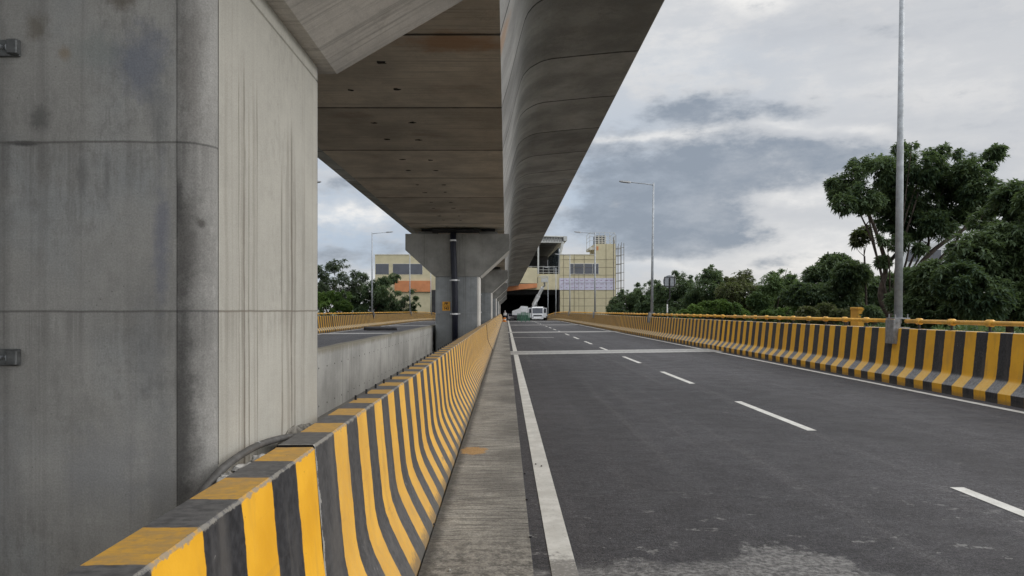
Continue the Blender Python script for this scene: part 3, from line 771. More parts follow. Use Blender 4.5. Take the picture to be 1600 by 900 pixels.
# ------------------------------------------------------------------ box girder spans
S = .915
HP = [(1.92, 3.40), (1.945, 3.50), (2.05, 3.87), (2.12, 4.15), (2.21, 4.52), (2.27, 4.74), (2.31, 4.88), (2.36, 4.99), (2.43, 5.08), (2.51, 5.155), (2.6, 5.21), (2.70, 5.265), (2.80, 5.305), (2.97, 5.345), (3.6, 5.41), (4.4, 5.485), (4.80, 5.51), (4.82, 5.53), (4.82, 6.9), (4.62, 6.9), (4.60, 5.85), (0.5, 5.85)]
prof = [(-1.82 + x * S, H + z * S) for x, z in HP] + [(-1.82 - x * S, H + z * S) for x, z in reversed(HP)]
def span(ya, yb, label):
    g = thing('viaduct_girder', label, 'girder', (-1.82, ya, H + 3.4 * S), 'precast metro viaduct spans')
    ys = [ya]; k = math.ceil((ya - 8.3) / 3.0 + .05)
    while 8.3 + 3 * k < yb - .3:
        j = 8.3 + 3 * k; ys += [j - .016, j - .004, j + .004, j + .016]; k += 1
    ys.append(yb)
    mb = MB(); rings = []
    for y in ys:
        ins = .022 if any(abs(abs(y - (8.3 + 3 * q)) - .004) < 1e-4 for q in range(-12, 60)) else 0.0
        cz = H + 4.9 * S
        rings.append([(x + (-1.82 - x) / max(1e-3, math.hypot(x + 1.82, z - cz)) * ins, y, z + (cz - z) / max(1e-3, math.hypot(x + 1.82, z - cz)) * ins) for x, z in prof])
    mb.loft(rings)
    n = len(prof)
    ks = []
    for i in range(len(rings) - 1):
        for j in range(n): ks.append(0 if j == n - 1 or j in (len(HP) - 1,) else 1)
    mb.mi = ks + [1, 1]
    # mortar-filled lifting holes under each segment
    k = math.floor((ya - 8.3) / 3.0)
    while 8.3 + 3 * k < yb:
        for dy in (.9, 2.09):
            for x in (-2.17, -1.57):
                y = 8.3 + 3 * k + dy + random.uniform(-.05, .05)
                if ya + .2 < y < yb - .2:
                    r = random.uniform(.035, .06); cx = x + random.uniform(-.04, .04); zz = H + 3.4 * S
                    m_ = 9
                    ang = [2 * math.pi * q / m_ for q in range(m_)]
                    rad = [r * random.uniform(.6, 1.25) for _ in ang]
                    mb.loft([[(cx + 1.3 * rad[q] * math.cos(a), y + rad[q] * math.sin(a), zz + dz) for q, a in enumerate(ang)] for dz in (.004, -.004)], True, True, 2)
        k += 1
    o = mb.build('box_girder', [M['girder'], M['web'], M['hole']], g, auto=32)
    return g
# object-space joint phase differs per span (origin at its start)
def girder_mats(ya):
    M['girder'] = concrete('girder_concrete', (0.56, 0.495, 0.41), streak=0.0, blotch=0.36, grain_axis=0, rust=0.25, smudge=.45, stain=(1.25, 8.55 - ya, .75, .42, .65, (.36, .17, .06)), joint_y=(8.30 - ya, 3.0))
    M['web'] = concrete('girder_web_concrete', (0.385, 0.38, 0.37), streak=0.15, blotch=0.40, smudge=.4, stain=(1.78, 8.7 - ya, .10, .45, .5, (.42, .22, .09)), joint_y=(8.30 - ya, 3.0))
sp = [(-21.6, 3.14, 'concrete box girder span reaching back over the camera from the big pier'), (3.26, 28.34, 'long concrete box girder span overhead between the big pier and the numbered pier'),
      (28.46, 53.34, 'box girder span beyond the numbered pier'), (53.46, 78.34, 'box girder span between the third and fourth piers'), (78.46, 103.34, 'far box girder span short of the crest'),
      (103.46, 128.34, 'far box girder span before the station'), (128.46, 153, 'last box girder span entering the station')]
for ya, yb, l in sp:
    girder_mats(ya); span(ya, yb, l)

# ------------------------------------------------------------------ lamp posts
def lamp_post():
    p = thing('lamp_post', 'closest tall galvanised lamp post on the right parapet, its top out of view', 'street lamp', (8.42, 15.8, 1.15), 'street lamps on the parapets')
    x, y, z = 8.42, 15.8, 1.15
    b = MB(); b.tube([(x, y, z + .22), (x + .005, y, z + 3.2), (x + .01, y, z + 7.75)], [.083, .070, .044], 14); b.build('pole', M['steel'], p, smooth=True)
    b = MB(); b.bbox(x - .17, x + .17, y - .17, y + .17, z + .195, z + .222, .006)
    for sx in (-.13, .13):
        for sy in (-.13, .13): b.tube([(x + sx, y + sy, z + .10), (x + sx, y + sy, z + .30)], .012, 6)
    b.build('base_plate', M['steel_dull'], p)
    b = MB(); b.bbox(x - .20, x - .05, y - .19, y - .172, z - .33, z + .19, .004); b.bbox(x - .20, x - .182, y - .17, y + .15, z - .33, z + .19, .004)
    for zz in (-.26, -.10, .12): b.tube([(x - .12, y - .19, z + zz), (x - .12, y - .205, z + zz)], .014, 6)
    b.bbox(x - .16, x + .17, y - .16, y + .16, z + .004, z + .02, .004)
    b.build('bracket', M['steel_dull'], p)
    b = MB(); b.tube([(x + .01, y, z + 7.62), (x - .5, y, z + 7.69), (x - 1.35, y, z + 7.76)], [.03, .027, .024], 8); b.build('arm', M['steel'], p, smooth=True)
    b = MB(); b.loft([[(xx, y - w_, zz - h_), (xx, y + w_, zz - h_), (xx, y + w_ * .7, zz + h_), (xx, y - w_ * .7, zz + h_)] for xx, zz, w_, h_ in ((x - 1.30, z + 7.755, .06, .03), (x - 1.42, z + 7.77, .14, .05), (x - 1.85, z + 7.81, .15, .04), (x - 1.97, z + 7.82, .08, .02))])
    b.build('lamp_head', M['steel_dull'], p, auto=30)
    return p
LP = lamp_post(); LP.rotation_euler = (0, .010, 0)
ll = ['second lamp post on the right parapet, tall against the clouds', 'third lamp post on the right parapet, its head left of the scaffolded tower', 'fourth lamp post on the right parapet, in front of the beige station block',
      'fifth lamp post on the right parapet, in front of the station fascia', 'farthest lamp post on the right parapet, beside the white truck']
for y, l in zip(LAMPS[1:], ll):
    q = dup(LP, (8.42, y, 1.15 + crest(y)), l, 0); q.rotation_euler = (0, .012 if y < 50 else 0, 0)
for y, l in ((42.5, 'lamp post on the left outer parapet hidden but for its head beside the big pier'), (69.6, 'lamp post on the left outer parapet standing among the left trees'),
             (97.0, 'lamp post on the left outer parapet in front of the dark station windows'), (124.0, 'farthest lamp post on the left outer parapet, behind the numbered pier')):
    dup(LP, (-12.65, y, 1.15 + crest(y)), l, math.pi)

# ------------------------------------------------------------------ round sign seen from behind
sg = thing('road_sign', 'round road sign seen from behind on a black and white banded post', 'sign', (8.5, 39, 1.15))
X, Y = at(1046, 440, 39)[0], 39; zc_ = at(0, 440, 39)[2]
b = MB(); b.tube([(X, Y, zc_), (X, Y + .012, zc_)], .34, 28); b.build('disc', M['signback'], sg)
b = MB()
for d in (-.27, .27):
    b.box(X + d - .016, X + d + .016, Y - .05, Y - .002, zc_ - .27, zc_ + .24)
    b.box(X - .27, X + .27, Y - .046, Y - .003, zc_ + d * .9 - .016, zc_ + d * .9 + .016)
b.build('back_frame', M['black'], sg)
b = MB(); b.tube([(X, Y - .07, zc_ + .2), (X, Y - .07, zc_ - .9), (X - .13, Y - .07, zc_ - 1.05), (X - .13, Y - .07, zc_ - 1.2)], .035, 8); b.build('upper_post', M['black'], sg)
b = MB(); z0 = zc_ - 1.2
for k in range(4): b.tube([(X - .13, Y - .07, z0 - .22 * k), (X - .13, Y - .07, z0 - .22 * (k + 1))], .036, 8, k=(k + 1) % 2 if k else 0)
b.mi = b.mi
b.build('banded_post', [M['white'], M['black']], sg)

# ------------------------------------------------------------------ black roll on the left carriageway
rl = thing('tarpaulin_roll', 'long black rolled tarpaulin lying across the left carriageway', 'roll', (-9.5, 56, 0))
b = MB(); b.tube([(-10.75, 55.9, .17), (-10.3, 55.85, .16), (-9.6, 55.9, .15), (-8.9, 55.95, .13), (-8.3, 56.0, .12)], [.15, .175, .155, .14, .11], 12)
o = b.build('roll', M['tarp'], rl, smooth=True); noisy(o, .04, 3)
b = MB(); b.bbox(-10.7, -8.35, 55.6, 56.0, .012, .05, .012); o = b.build('loose_flap', M['tarp_edge'], rl); noisy(o, .015, 4)

# ------------------------------------------------------------------ station
YF = 152.0
def sx(u): return (u - 790.5) / F * YF
def sz(v): return H + (485 - v) / F * YF
def slabpart(name, mat, par, u0, u1, v0, v1, y0, y1, auto=None):
    b = MB(); b.box(sx(u0), sx(u1), y0, y1, sz(v1), sz(v0)); return b.build(name, mat, par)
stn = thing('station_block', 'beige panelled station block with raised tower and lilac film band', 'building', (sx(918), YF, -6.5))
b = MB(); b.box(sx(875), sx(962), YF, YF + 60, -6.5, sz(398)); b.build('wall', M['beige'], stn)
b = MB(); b.box(sx(929), sx(961.6), YF + .004, YF + 9, sz(398), sz(381)); b.build('tower', M['beige'], stn)
b = MB(); b.box(sx(921.5), sx(929) - .002, YF + .3, YF + 7, sz(390), sz(386)); b.add([], []); b.build('tower_ledge', M['frame'], stn)
b = MB(); b.box(sx(875) - .05, sx(929), YF - .12, YF + .2, sz(398.0), sz(397.2)); b.build('coping', M['frame'], stn)
M['roof_sheet'] = plain('roof_sheeting', (0.10, 0.10, 0.105), .6)
M['groove'] = plain('panel_joint', (0.30, 0.26, 0.16), .7)
b = MB()
for v in (406, 418, 430, 442.2, 453.4, 466, 478):
    b.box(sx(875.3), sx(961.5), YF - .012, YF + .01, sz(v) - .035, sz(v) + .035)
for u in (880, 896.5, 912.5, 929, 946): b.box(sx(u) - .03, sx(u) + .03, YF - .015, YF + .01, sz(491), sz(399 if u < 929 else 382))
b.build('panel_joints', M['groove'], stn)
w_ = slabpart('window', M['frame'], stn, 890.2, 935.8, 411.3, 428.6, YF - .10, YF + .05)
for ua, ub in ((891, 896.2), (897, 911.8), (912.8, 925.5), (926.2, 930), (931, 935)):
    slabpart('pane', M['glass'], w_, ua, ub, 412.4, 427.8, YF - .125, YF - .09)
fb = slabpart('film_band', M['film'], stn, 874, 960.5, 434.5, 453, YF - .09, YF - .02)
b = MB()
for r_ in range(3):
    for c_ in range(11):
        u = 876.5 + c_ * 7.7 + random.uniform(-.6, .6); v = 437.5 + r_ * 5.6
        for q in range(random.randint(2, 4)):
            ww = random.uniform(.6, 1.1)
            b.box(sx(u + q * 1.25), sx(u + q * 1.25 + ww), YF - .10, YF - .085, sz(v + 1.1), sz(v + .2))
b.build('film_print', M['film_ink'], fb)['kind'] = 'stuff'
b = MB(); b.box(sx(932), sx(935), YF - .06, YF + .02, sz(391), sz(385)); b.build('vent', M['brown'], stn)
# rooftop plant and its guard rail
tank = thing('rooftop_chiller', 'dark louvred rooftop unit behind a guard rail on the beige tower', 'rooftop unit', (sx(939), YF + 3, sz(381)))
b = MB(); b.box(sx(931.5), sx(948), YF + 2, YF + 5, sz(381), sz(366.5)); b.build('housing', M['cylinder_blue'], tank)
b = MB()
for k in range(5): b.box(sx(931.3), sx(948.2), YF + 1.9, YF + 2.0, sz(380 - 3.0 * k) - .06, sz(380 - 3.0 * k) + .06)
for u in (931.5, 937, 942.5, 948): b.box(sx(u) - .07, sx(u) + .07, YF + 1.85, YF + 1.9, sz(381), sz(366))
b.build('louvre', M['frame'], tank)
gr = thing('guard_rail', 'light steel guard rail round the top of the beige tower', 'railing', (sx(942), YF, sz(381)))
for u, yy in ((922, YF + .4), (929.5, YF + .3), (937, YF + .3), (945, YF + .3), (953, YF + .3), (961, YF + .3), (961, YF + 7), (922, YF + 6.5)):
    b = MB(); b.tube([(sx(u), yy, sz(386 if u < 925 else 381)), (sx(u), yy, sz(363))], .05, 6); b.build('post', M['white_steel'], gr)
for v in (363.5, 369.5, 375.5):
    b = MB(); b.tube([(sx(922), YF + 6.5, sz(v)), (sx(922), YF + .4, sz(v)), (sx(929.5), YF + .3, sz(v)), (sx(961), YF + .3, sz(v)), (sx(961), YF + 7, sz(v))], .04, 6); b.build('rail', M['white_steel'], gr)

sc = thing('scaffold', 'thin tube scaffold standing against the front of the beige station block', 'scaffolding', (sx(918), YF - 1.2, -6.5))
for u, vt in ((880, 398), (897, 398), (903.5, 428), (912.5, 400), (929, 378), (946, 380), (957.3, 372)):
    b = MB(); b.tube([(sx(u), YF - 1.2, -6.5), (sx(u), YF - 1.2, sz(vt))], .09 if u == 957.3 else .036, 6); b.build('upright', M['tube'], sc)
for v in (406, 418.5, 430.5, 442.5, 454, 466.5, 478.5):
    b = MB(); b.tube([(sx(878), YF - 1.1, sz(v)), (sx(961), YF - 1.1, sz(v) + .05)], .030, 6); b.build('ledger', M['tube'], sc)
sc2 = thing('scaffold', 'tall open scaffold tower rising beside the right end of the beige station block', 'scaffolding', (sx(970), YF, -6.5))
for u, yy, vt in ((963.5, YF + 1, 366), (967.5, YF + 1, 380), (972, YF + 1, 378), (976, YF + 1, 379), (964.5, YF + 4, 372), (969, YF + 4, 382), (974, YF + 4, 381)):
    b = MB(); b.tube([(sx(u), yy, -6.5), (sx(u), yy, sz(vt))], .055, 6); b.build('upright', M['tube'], sc2)
for v in (387, 398.5, 412, 426, 438.5, 450, 462.5, 475):
    b = MB(); b.tube([(sx(962), YF + 1, sz(v) - .1), (sx(976.6), YF + 1, sz(v) + .15)], .05, 6); b.tube([(sx(962), YF + 4, sz(v)), (sx(975), YF + 4, sz(v) + .1)], .05, 6); b.build('ledger', M['tube'], sc2)

lb = thing('station_block', 'beige station block with dark ribbon windows and terracotta band beyond the left trees', 'building', (sx(633), YF, -6.5))
b = MB(); b.box(sx(586), sx(680), YF, YF + 60, -6.5, sz(398)); b.build('wall', M['beige_dark'], lb)
for ua, ub in ((587, 607.5), (614, 640), (640.6, 660)):
    w_ = slabpart('window', M['frame'], lb, ua - .3, ub + .3, 411.8, 429, YF - .04, YF + .02); slabpart('pane', M['glass'], w_, ua, ub, 412.4, 428.5, YF - .07, YF - .035)
slabpart('band', M['brown'], lb, 617, 673.5, 438.8, 456, YF - .5, YF + .02)
slabpart('coping', M['frame'], lb, 585.6, 680, 397.2, 398.2, YF - .1, YF + .3)
slabpart('doorway', M['dark_in'], lb, 674.5, 680.5, 453, 492, YF - .05, YF + .1)

br = thing('station_bridge', 'beige station concourse bridging the road, with a dark portal underneath and a terracotta underside', 'building', (0, YF, 0))
b = MB(); b.box(sx(680) + .01, sx(875) - .01, YF + .1, YF + 55, sz(452.5), sz(428)); b.build('fascia', M['beige_dark'], br)
b = MB(); b.prism([(sx(770), sz(443.5)), (sx(838.5), sz(443.5)), (sx(838.5), sz(420)), (sx(812), sz(418.5)), (sx(770), sz(418.5))], 'y', YF - 3.0, YF + .09); b.build('bay', M['beige_dark'], br)
b = MB(); b.prism([(sx(760), sz(459)), (sx(838.2), sz(450)), (sx(838.2), sz(443.7)), (sx(760), sz(446.5))], 'y', YF - 3.1, YF + .09); b.build('bay_underside', M['brown'], br)
b = MB(); b.box(sx(835), sx(840), YF - .6, YF + .09, sz(442.5), sz(433.5)); b.build('duct_opening', M['dark_in'], br)
b = MB(); b.box(sx(680) + .01, sx(686), YF + .4, YF + 55, -6.5, sz(452.7)); b.box(sx(873) , sx(875) - .02, YF + .4, YF + 55, -6.5, sz(452.7)); b.build('side_wall', M['dark_in'], br)
b = MB(); b.box(sx(680), sx(875), YF + 54, YF + 55.1, -6.5, sz(452.7)); b.build('added_end_wall', M['dark_in'], br)  # added wall: closes the far end so no daylight shows through
b = MB(); b.box(sx(681), sx(874), YF + .5, YF + 54, sz(452.6), sz(452.6) - .05)
for k in range(9): b.box(sx(681), sx(874), YF + 3 + 6 * k, YF + 3.8 + 6 * k, sz(452.6) - .9, sz(452.6) - .051)
b.build('ceiling', M['dark_in'], br)
# platform hall above
hall = thing('platform_hall', 'open platform hall with a trussed flat roof above the station concourse', 'station hall', (0, YF, sz(428)))
b = MB(); b.prism([(sx(690), sz(376)), (sx(879), sz(378)), (sx(886), sz(375.5)), (sx(886), sz(369.5)), (sx(880), sz(368)), (sx(690), sz(363))], 'y', YF + 1.0, YF + 54); b.build('roof', M['roof_sheet'], hall)
b = MB()
n = 16
for k in range(n):
    u0 = 838 + 40 * k / n; u1 = 838 + 40 * (k + 1) / n
    b.tube([(sx(u0), YF + .8, sz(377.6)), (sx((u0 + u1) / 2), YF + .8, sz(370)), (sx(u1), YF + .8, sz(377.6))], .09, 5)
b.tube([(sx(800), YF + .8, sz(377.4)), (sx(881), YF + .8, sz(378.2))], .14, 6); b.tube([(sx(800), YF + .8, sz(367)), (sx(886), YF + .8, sz(369.6))], .16, 6)
b.build('truss', M['white_steel'], hall)
b = MB(); b.box(sx(881), sx(886.6), YF + .6, YF + 1.0, sz(376), sz(368.6)); b.build('gutter_box', M['white_steel'], hall)
for u in (841.3,):
    b = MB(); b.box(sx(u - 1.2), sx(u + 1.2), YF + .5, YF + 1.0, sz(428), sz(378)); b.build('column', M['white_steel'], hall)
b = MB(); b.tube([(sx(874.5), YF + .8, sz(428)), (sx(876), YF + .8, sz(395)), (sx(880), YF + .8, sz(377))], .28, 8); b.build('column', M['white_steel'], hall)
M['blue_glass'] = plain('pale_blue_glazing', (0.11, 0.15, 0.19), .2, var=.3, scale=.4, spec=.6)
b = MB(); b.add([(sx(873.5), YF + 1.2, sz(428)), (sx(873.5), YF + 1.2, sz(386)), (sx(873.5) - .6, YF + 30, sz(386)), (sx(873.5) - .6, YF + 30, sz(428)), (sx(873.5) + .1, YF + 1.2, sz(428)), (sx(873.5) + .1, YF + 1.2, sz(386)), (sx(873.5) - .5, YF + 30, sz(386)), (sx(873.5) - .5, YF + 30, sz(428))],
        [(0, 1, 2, 3), (4, 5, 6, 7), (0, 1, 5, 4), (1, 2, 6, 5), (2, 3, 7, 6), (3, 0, 4, 7)]); b.build('side_glazing', M['blue_glass'], hall)
b = MB(); b.box(sx(690), sx(873), YF + 40, YF + 40.5, sz(428), sz(377)); b.build('added_back_wall', M['dark_in'], hall)  # added dark wall standing for the deep shade under the roof
b = MB()
for k in range(9): b.box(sx(800), sx(873), YF + 3 + 4 * k, YF + 3.25 + 4 * k, sz(380.2), sz(378.4))
b.build('purlin', M['roof_sheet'], hall)
b = MB()
for v in (416, 421, 425): b.tube([(sx(815), YF + .7, sz(v)), (sx(872), YF + .7, sz(v + .5))], .05, 6)
for u in (823, 830, 849, 858, 866): b.tube([(sx(u), YF + .7, sz(428)), (sx(u), YF + .7, sz(415.5))], .05, 6)
b.build('balustrade', M['white_steel'], hall)

# ------------------------------------------------------------------ vehicles by the station
def wheel(par, x, y, z, r, w):
    b = MB(); b.tube([(x - w / 2, y, z), (x - w / 2 + .03, y, z), (x + w / 2 - .03, y, z), (x + w / 2, y, z)], [r * .9, r, r, r * .9], 18); t_ = b.build('wheel', M['rubber'], par, auto=40)
    b = MB(); b.tube([(x - w / 2 - .012, y, z), (x + w / 2 + .012, y, z)], r * .55, 14); b.build('rim', M['steel_dull'], t_)
ty = 139.5; tz = crest(143); tx = at(840, 0, ty)[0]
tr = thing('boom_truck', 'white truck with open doors and a raised boom lift, facing the camera under the station', 'truck', (tx, ty, tz))
def tb(mb, x0, x1, y0, y1, z0, z1, r=.05, k=None): mb.bbox(tx + x0, tx + x1, ty + y0, ty + y1, tz + z0, tz + z1, r, k)
b = MB()
pr = [(0, .55), (0, 1.35), (.28, 2.62), (.45, 2.78), (1.75, 2.78), (1.75, .55)]
b.loft([[(tx + x, ty + p[0], tz + p[1]) for p in pr] for x in (-1.08, 1.08)]); b.build('cab', M['white'], tr)
b = MB(); b.loft([[(tx + x, ty + p[0] - .02, tz + p[1]) for p in ((.045, 1.5), (.26, 2.52), (.30, 2.52), (.085, 1.5))] for x in (-.97, .97)]); b.build('windscreen', M['glass'], tr)
b = MB(); tb(b, -.8, .8, -.05, .02, .98, 1.22, .02); b.build('grille', M['black'], tr)
b = MB(); tb(b, -1.1, 1.1, -.16, .1, .42, .72, .04); b.build('bumper', M['white'], tr)
for s in (-1, 1):
    b = MB(); tb(b, s * .86 - .17, s * .86 + .17, -.19, -.14, .74, .94, .03); b.build('headlight', M['chrome'], tr)
    b = MB(); b.add([(tx + s * 1.09, ty + .45, tz + .7), (tx + s * 1.75, ty + .15, tz + .7), (tx + s * 1.75, ty + .15, tz + 2.55), (tx + s * 1.09, ty + .45, tz + 2.6), (tx + s * 1.09, ty + .53, tz + .7), (tx + s * 1.75, ty + .23, tz + .7), (tx + s * 1.75, ty + .23, tz + 2.55), (tx + s * 1.09, ty + .53, tz + 2.6)],
                    [(0, 1, 2, 3), (4, 5, 6, 7), (0, 1, 5, 4), (1, 2, 6, 5), (2, 3, 7, 6), (3, 0, 4, 7)]); d_ = b.build('door', M['white'], tr)
    b = MB(); b.add([(tx + s * (1.2), ty + .37, tz + 1.6), (tx + s * 1.62, ty + .18, tz + 1.6), (tx + s * 1.62, ty + .18, tz + 2.4), (tx + s * 1.2, ty + .37, tz + 2.45)], [(0, 1, 2, 3)]); b.build('pane', M['glass'], d_)
    b = MB(); tb(b, s * 1.3 - .1, s * 1.3 + .1, -.25, -.18, 1.7, 2.15, .03); b.build('mirror', M['black'], tr)
    wheel(tr, tx + s * .95, ty + .9, tz + .45, .45, .28); wheel(tr, tx + s * .9, ty + 5.2, tz + .45, .45, .45)
b = MB(); tb(b, -1.05, 1.05, 1.9, 7.2, .85, 1.15); tb(b, -.4, .4, .5, 7.0, .5, .84); b.build('flatbed', M['white'], tr)
b = MB(); tb(b, -.5, .5, 2.4, 3.4, 1.16, 2.5); b.build('turret', M['white_steel'], tr)
p0 = Vector(at(833.5, 477, ty + 2.5)); p1 = Vector(at(848, 449, ty - 1.0)); p2 = Vector(at(850.5, 441.5, ty - 1.2))
b = MB(); b.tube([p0, p0.lerp(p1, .55)], .40, 4); b.tube([p0.lerp(p1, .5), p1], .31, 4); b.build('boom', M['white'], tr)
b = MB(); b.tube([Vector(at(838, 480, ty + 2.2)), p0.lerp(p1, .4)], .10, 8); b.build('hydraulic_ram', M['steel_dull'], tr)
b = MB(); b.tube([p1, Vector(at(851.5, 446, ty - 1.1)), p2], .16, 6); b.build('hydraulic_link', M['steel_dull'], tr)
bx0 = at(845.5, 441, ty - 1.2); bx1 = at(856.2, 430, ty - 1.2)
b = MB(); b.box(bx0[0], bx1[0], ty - 2.0, ty - .9, bx0[2], bx0[2] + .75); bk = b.build('basket', M['white_steel'], tr)
b = MB()
for z_ in (.95, 1.15):
    b.tube([(bx0[0], ty - 2, bx0[2] + z_), (bx1[0], ty - 2, bx0[2] + z_), (bx1[0], ty - .9, bx0[2] + z_), (bx0[0], ty - .9, bx0[2] + z_), (bx0[0], ty - 2, bx0[2] + z_)], .04, 5)
for xx in (bx0[0], (bx0[0] + bx1[0]) / 2, bx1[0]): b.tube([(xx, ty - 2, bx0[2] + .7), (xx, ty - 2, bx0[2] + 1.15)], .04, 5)
b.build('basket_rail', M['white_steel'], bk)

def car(name, label, cat, x, y, mat, w=1.75, hgt=1.48, L=4.1):
    z = crest(y); c = thing(name, label, cat, (x, y, z))
    side = [(0, .35), (.0, .78), (.25, .92), (1.0, 1.0), (1.65, hgt - .04), (2.0, hgt), (3.3, hgt), (3.85, 1.0), (L, .95), (L, .35)]
    b = MB()
    def ring(xx, ins): return [(x + xx, y + p[0], z + (p[1] if p[1] < 1.01 else p[1])) for p in side]
    b.loft([ring(-w / 2 + .06, 0), ring(-w / 2, 0) , ring(w / 2, 0), ring(w / 2 - .06, 0)][1:3]); b.build('body', mat, c)
    b = MB(); b.loft([[(x + s, y + p[0], z + p[1]) for p in ((1.05, 1.03), (1.60, hgt - .08), (1.57, hgt - .06), (1.0, 1.05))] for s in (-w / 2 + .14, w / 2 - .14)]); b.build('windscreen', M['glass'], c)
    b = MB(); b.bbox(x - .45, x + .45, y - .03, y + .01, z + .55, z + .72, .02); b.build('grille', M['black'], c)
    b = MB(); b.bbox(x - w / 2 + .1, x + w / 2 - .1, y - .05, y + .02, z + .3, z + .44, .02); b.build('bumper', M['black'], c)
    for s in (-1, 1):
        b = MB(); b.bbox(x + s * (w / 2 - .25) - .17, x + s * (w / 2 - .25) + .17, y - .03, y + .02, z + .68, z + .82, .02); b.build('headlight', M['chrome'], c)
        b = MB(); b.bbox(x + s * (w / 2 + .10) - .09, x + s * (w / 2 + .10) + .09, y + 1.1, y + 1.2, z + .95, z + 1.1, .02); b.build('mirror', M['black'], c)
        for yy in (.8, 3.25): wheel(c, x + s * (w / 2 - .08), y + yy, z + .32, .32, .2)
    return c
car('parked_car', 'small white car facing the camera beside the green barricades', 'car', at(800.7, 0, 148)[0], 148, M['white'], w=1.8, hgt=1.5)
M['dark_paint'] = plain('dark_grey_paint', (0.05, 0.05, 0.055), .35)
car('parked_van', 'dark grey van parked in the shade behind the small white car', 'van', at(797, 0, 158)[0] - .2, 158, M['dark_paint'], w=1.85, hgt=1.95, L=4.6)
# white lorry behind the barricades
lx, ly = at(812, 0, 147)[0], 145.5; lz = crest(148)
lo = thing('lorry', 'white lorry with a stepped sloping body behind the green barricades', 'lorry', (lx, ly, lz))
b = MB(); b.prism([(lx - 1.5, lz + 1.3), (lx + 1.6, lz + 1.3), (lx + 1.6, lz + 3.0), (lx + .3, lz + 3.1), (lx - .1, lz + 2.6), (lx - 1.5, lz + 2.1)], 'y', ly, ly + 5); b.build('body', M['white'], lo)
b = MB(); b.bbox(lx - 1.1, lx + 1.1, ly - .4, ly + 5, lz + .6, lz + 1.29, .05); b.build('chassis', M['dark_paint'], lo)
for s in (-1, 1):
    for yy in (.5, 4.0): wheel(lo, lx + s * .95, ly + yy, lz + .45, .45, .3)
# barricades
for i, (u, yv, l) in enumerate(((811.5, 97, 'green slatted steel barricade, leftmost, beside the small white car'), (817.5, 96, 'middle green slatted steel barricade in front of the white lorry'), (824.5, 97.5, 'green slatted steel barricade nearest the boom truck'))):
    x, y, _ = at(u, 0, yv); ht = (1.15, 1.35, 1.25)[i]
    bc = thing('barricade', l, 'barricade', (x, y, 0), 'green barricades on the road')
    hw = .27
    b = MB(); b.tube([(x - hw, y, 0.02), (x - hw, y, ht), (x + hw, y, ht), (x + hw, y, .02)], .025, 6); b.build('frame', M['green_net'], bc)
    b = MB()
    for k in range(6): b.box(x - hw + .05 + k * .085, x - hw + .11 + k * .085, y - .012, y + .012, .15, ht - .04)
    b.build('slats', M['green_net'], bc)
    for s in (-hw, hw):
        b = MB(); b.tube([(x + s, y - .25, .025), (x + s, y + .25, .025)], .022, 6); b.build('foot', M['green_net'], bc)
# orange drum
x, y, _ = at(788.2, 0, 98)
od = thing('traffic_drum', 'small orange drum at the far end of the median barrier', 'drum', (x, y, 0))
b = MB(); b.tube([(x, y, .0), (x, y, .08), (x, y, .1), (x, y, .5), (x, y, .52), (x, y, .6)], [.27, .27, .22, .21, .16, .15], 14); b.build('body', M['orange'], od, auto=40)
b = MB(); b.tube([(x, y, .26), (x, y, .36)], .2195, 14); b.build('band', M['white'], od)
# person
def person(x, y, z, label):
    p = thing('person', label, 'person', (x, y, z))
    me = bpy.data.meshes.new('body')
    J = [(0, 0, .92), (0, 0, 1.15), (0, 0, 1.38), (0, -.01, 1.48), (0, -.02, 1.58), (0, -.02, 1.70), (-.19, 0, 1.36), (-.25, -.02, 1.10), (-.23, -.10, .88), (.19, 0, 1.36), (.25, -.02, 1.10), (.22, -.12, .88), (-.10, 0, .86), (-.11, -.01, .48), (-.11, .02, .08), (-.11, -.13, .04), (.10, 0, .86), (.12, -.03, .48), (.12, .0, .08), (.12, -.15, .04)]
    E = [(0, 1), (1, 2), (2, 3), (3, 4), (4, 5), (2, 6), (6, 7), (7, 8), (2, 9), (9, 10), (10, 11), (0, 12), (12, 13), (13, 14), (14, 15), (0, 16), (16, 17), (17, 18), (18, 19)]
    R_ = [.15, .14, .15, .06, .085, .08, .07, .05, .04, .07, .05, .04, .095, .065, .045, .04, .095, .065, .045, .04]
    me.from_pydata(J, E, []); o = bpy.data.objects.new('body', me); COL.objects.link(o); o.parent = p
    md = o.modifiers.new('s', 'SKIN'); 
    for i, sv in enumerate(me.skin_vertices[0].data): sv.radius = (R_[i], R_[i]); sv.use_root = i == 0
    o.modifiers.new('d', 'SUBSURF').levels = 1; o.modifiers['d'].render_levels = 1
    m, t, bs, co = new_mat('person_clothes')
    zz = t.sep(co)[2]
    c = t.mix(t.m('GREATER_THAN', zz, .93), (0.03, 0.035, 0.055, 1), (0.66, 0.66, 0.65, 1)); c = t.mix(t.m('GREATER_THAN', zz, 1.47), c, (0.27, 0.15, 0.095, 1))
    t.put(bs.inputs['Base Color'], c); bs.inputs['Roughness'].default_value = .85
    me.materials.append(m)
    b = MB(); b.ball((x, y - .02, z + 1.70), .115, .125, .09, 12, 6); b.build('helmet', M['white'], p, smooth=True)
    return p
px_, py_, _ = at(789.2, 0, 132); person(px_, py_, crest(132), 'person in white shirt and helmet standing at the far end of the median barrier')
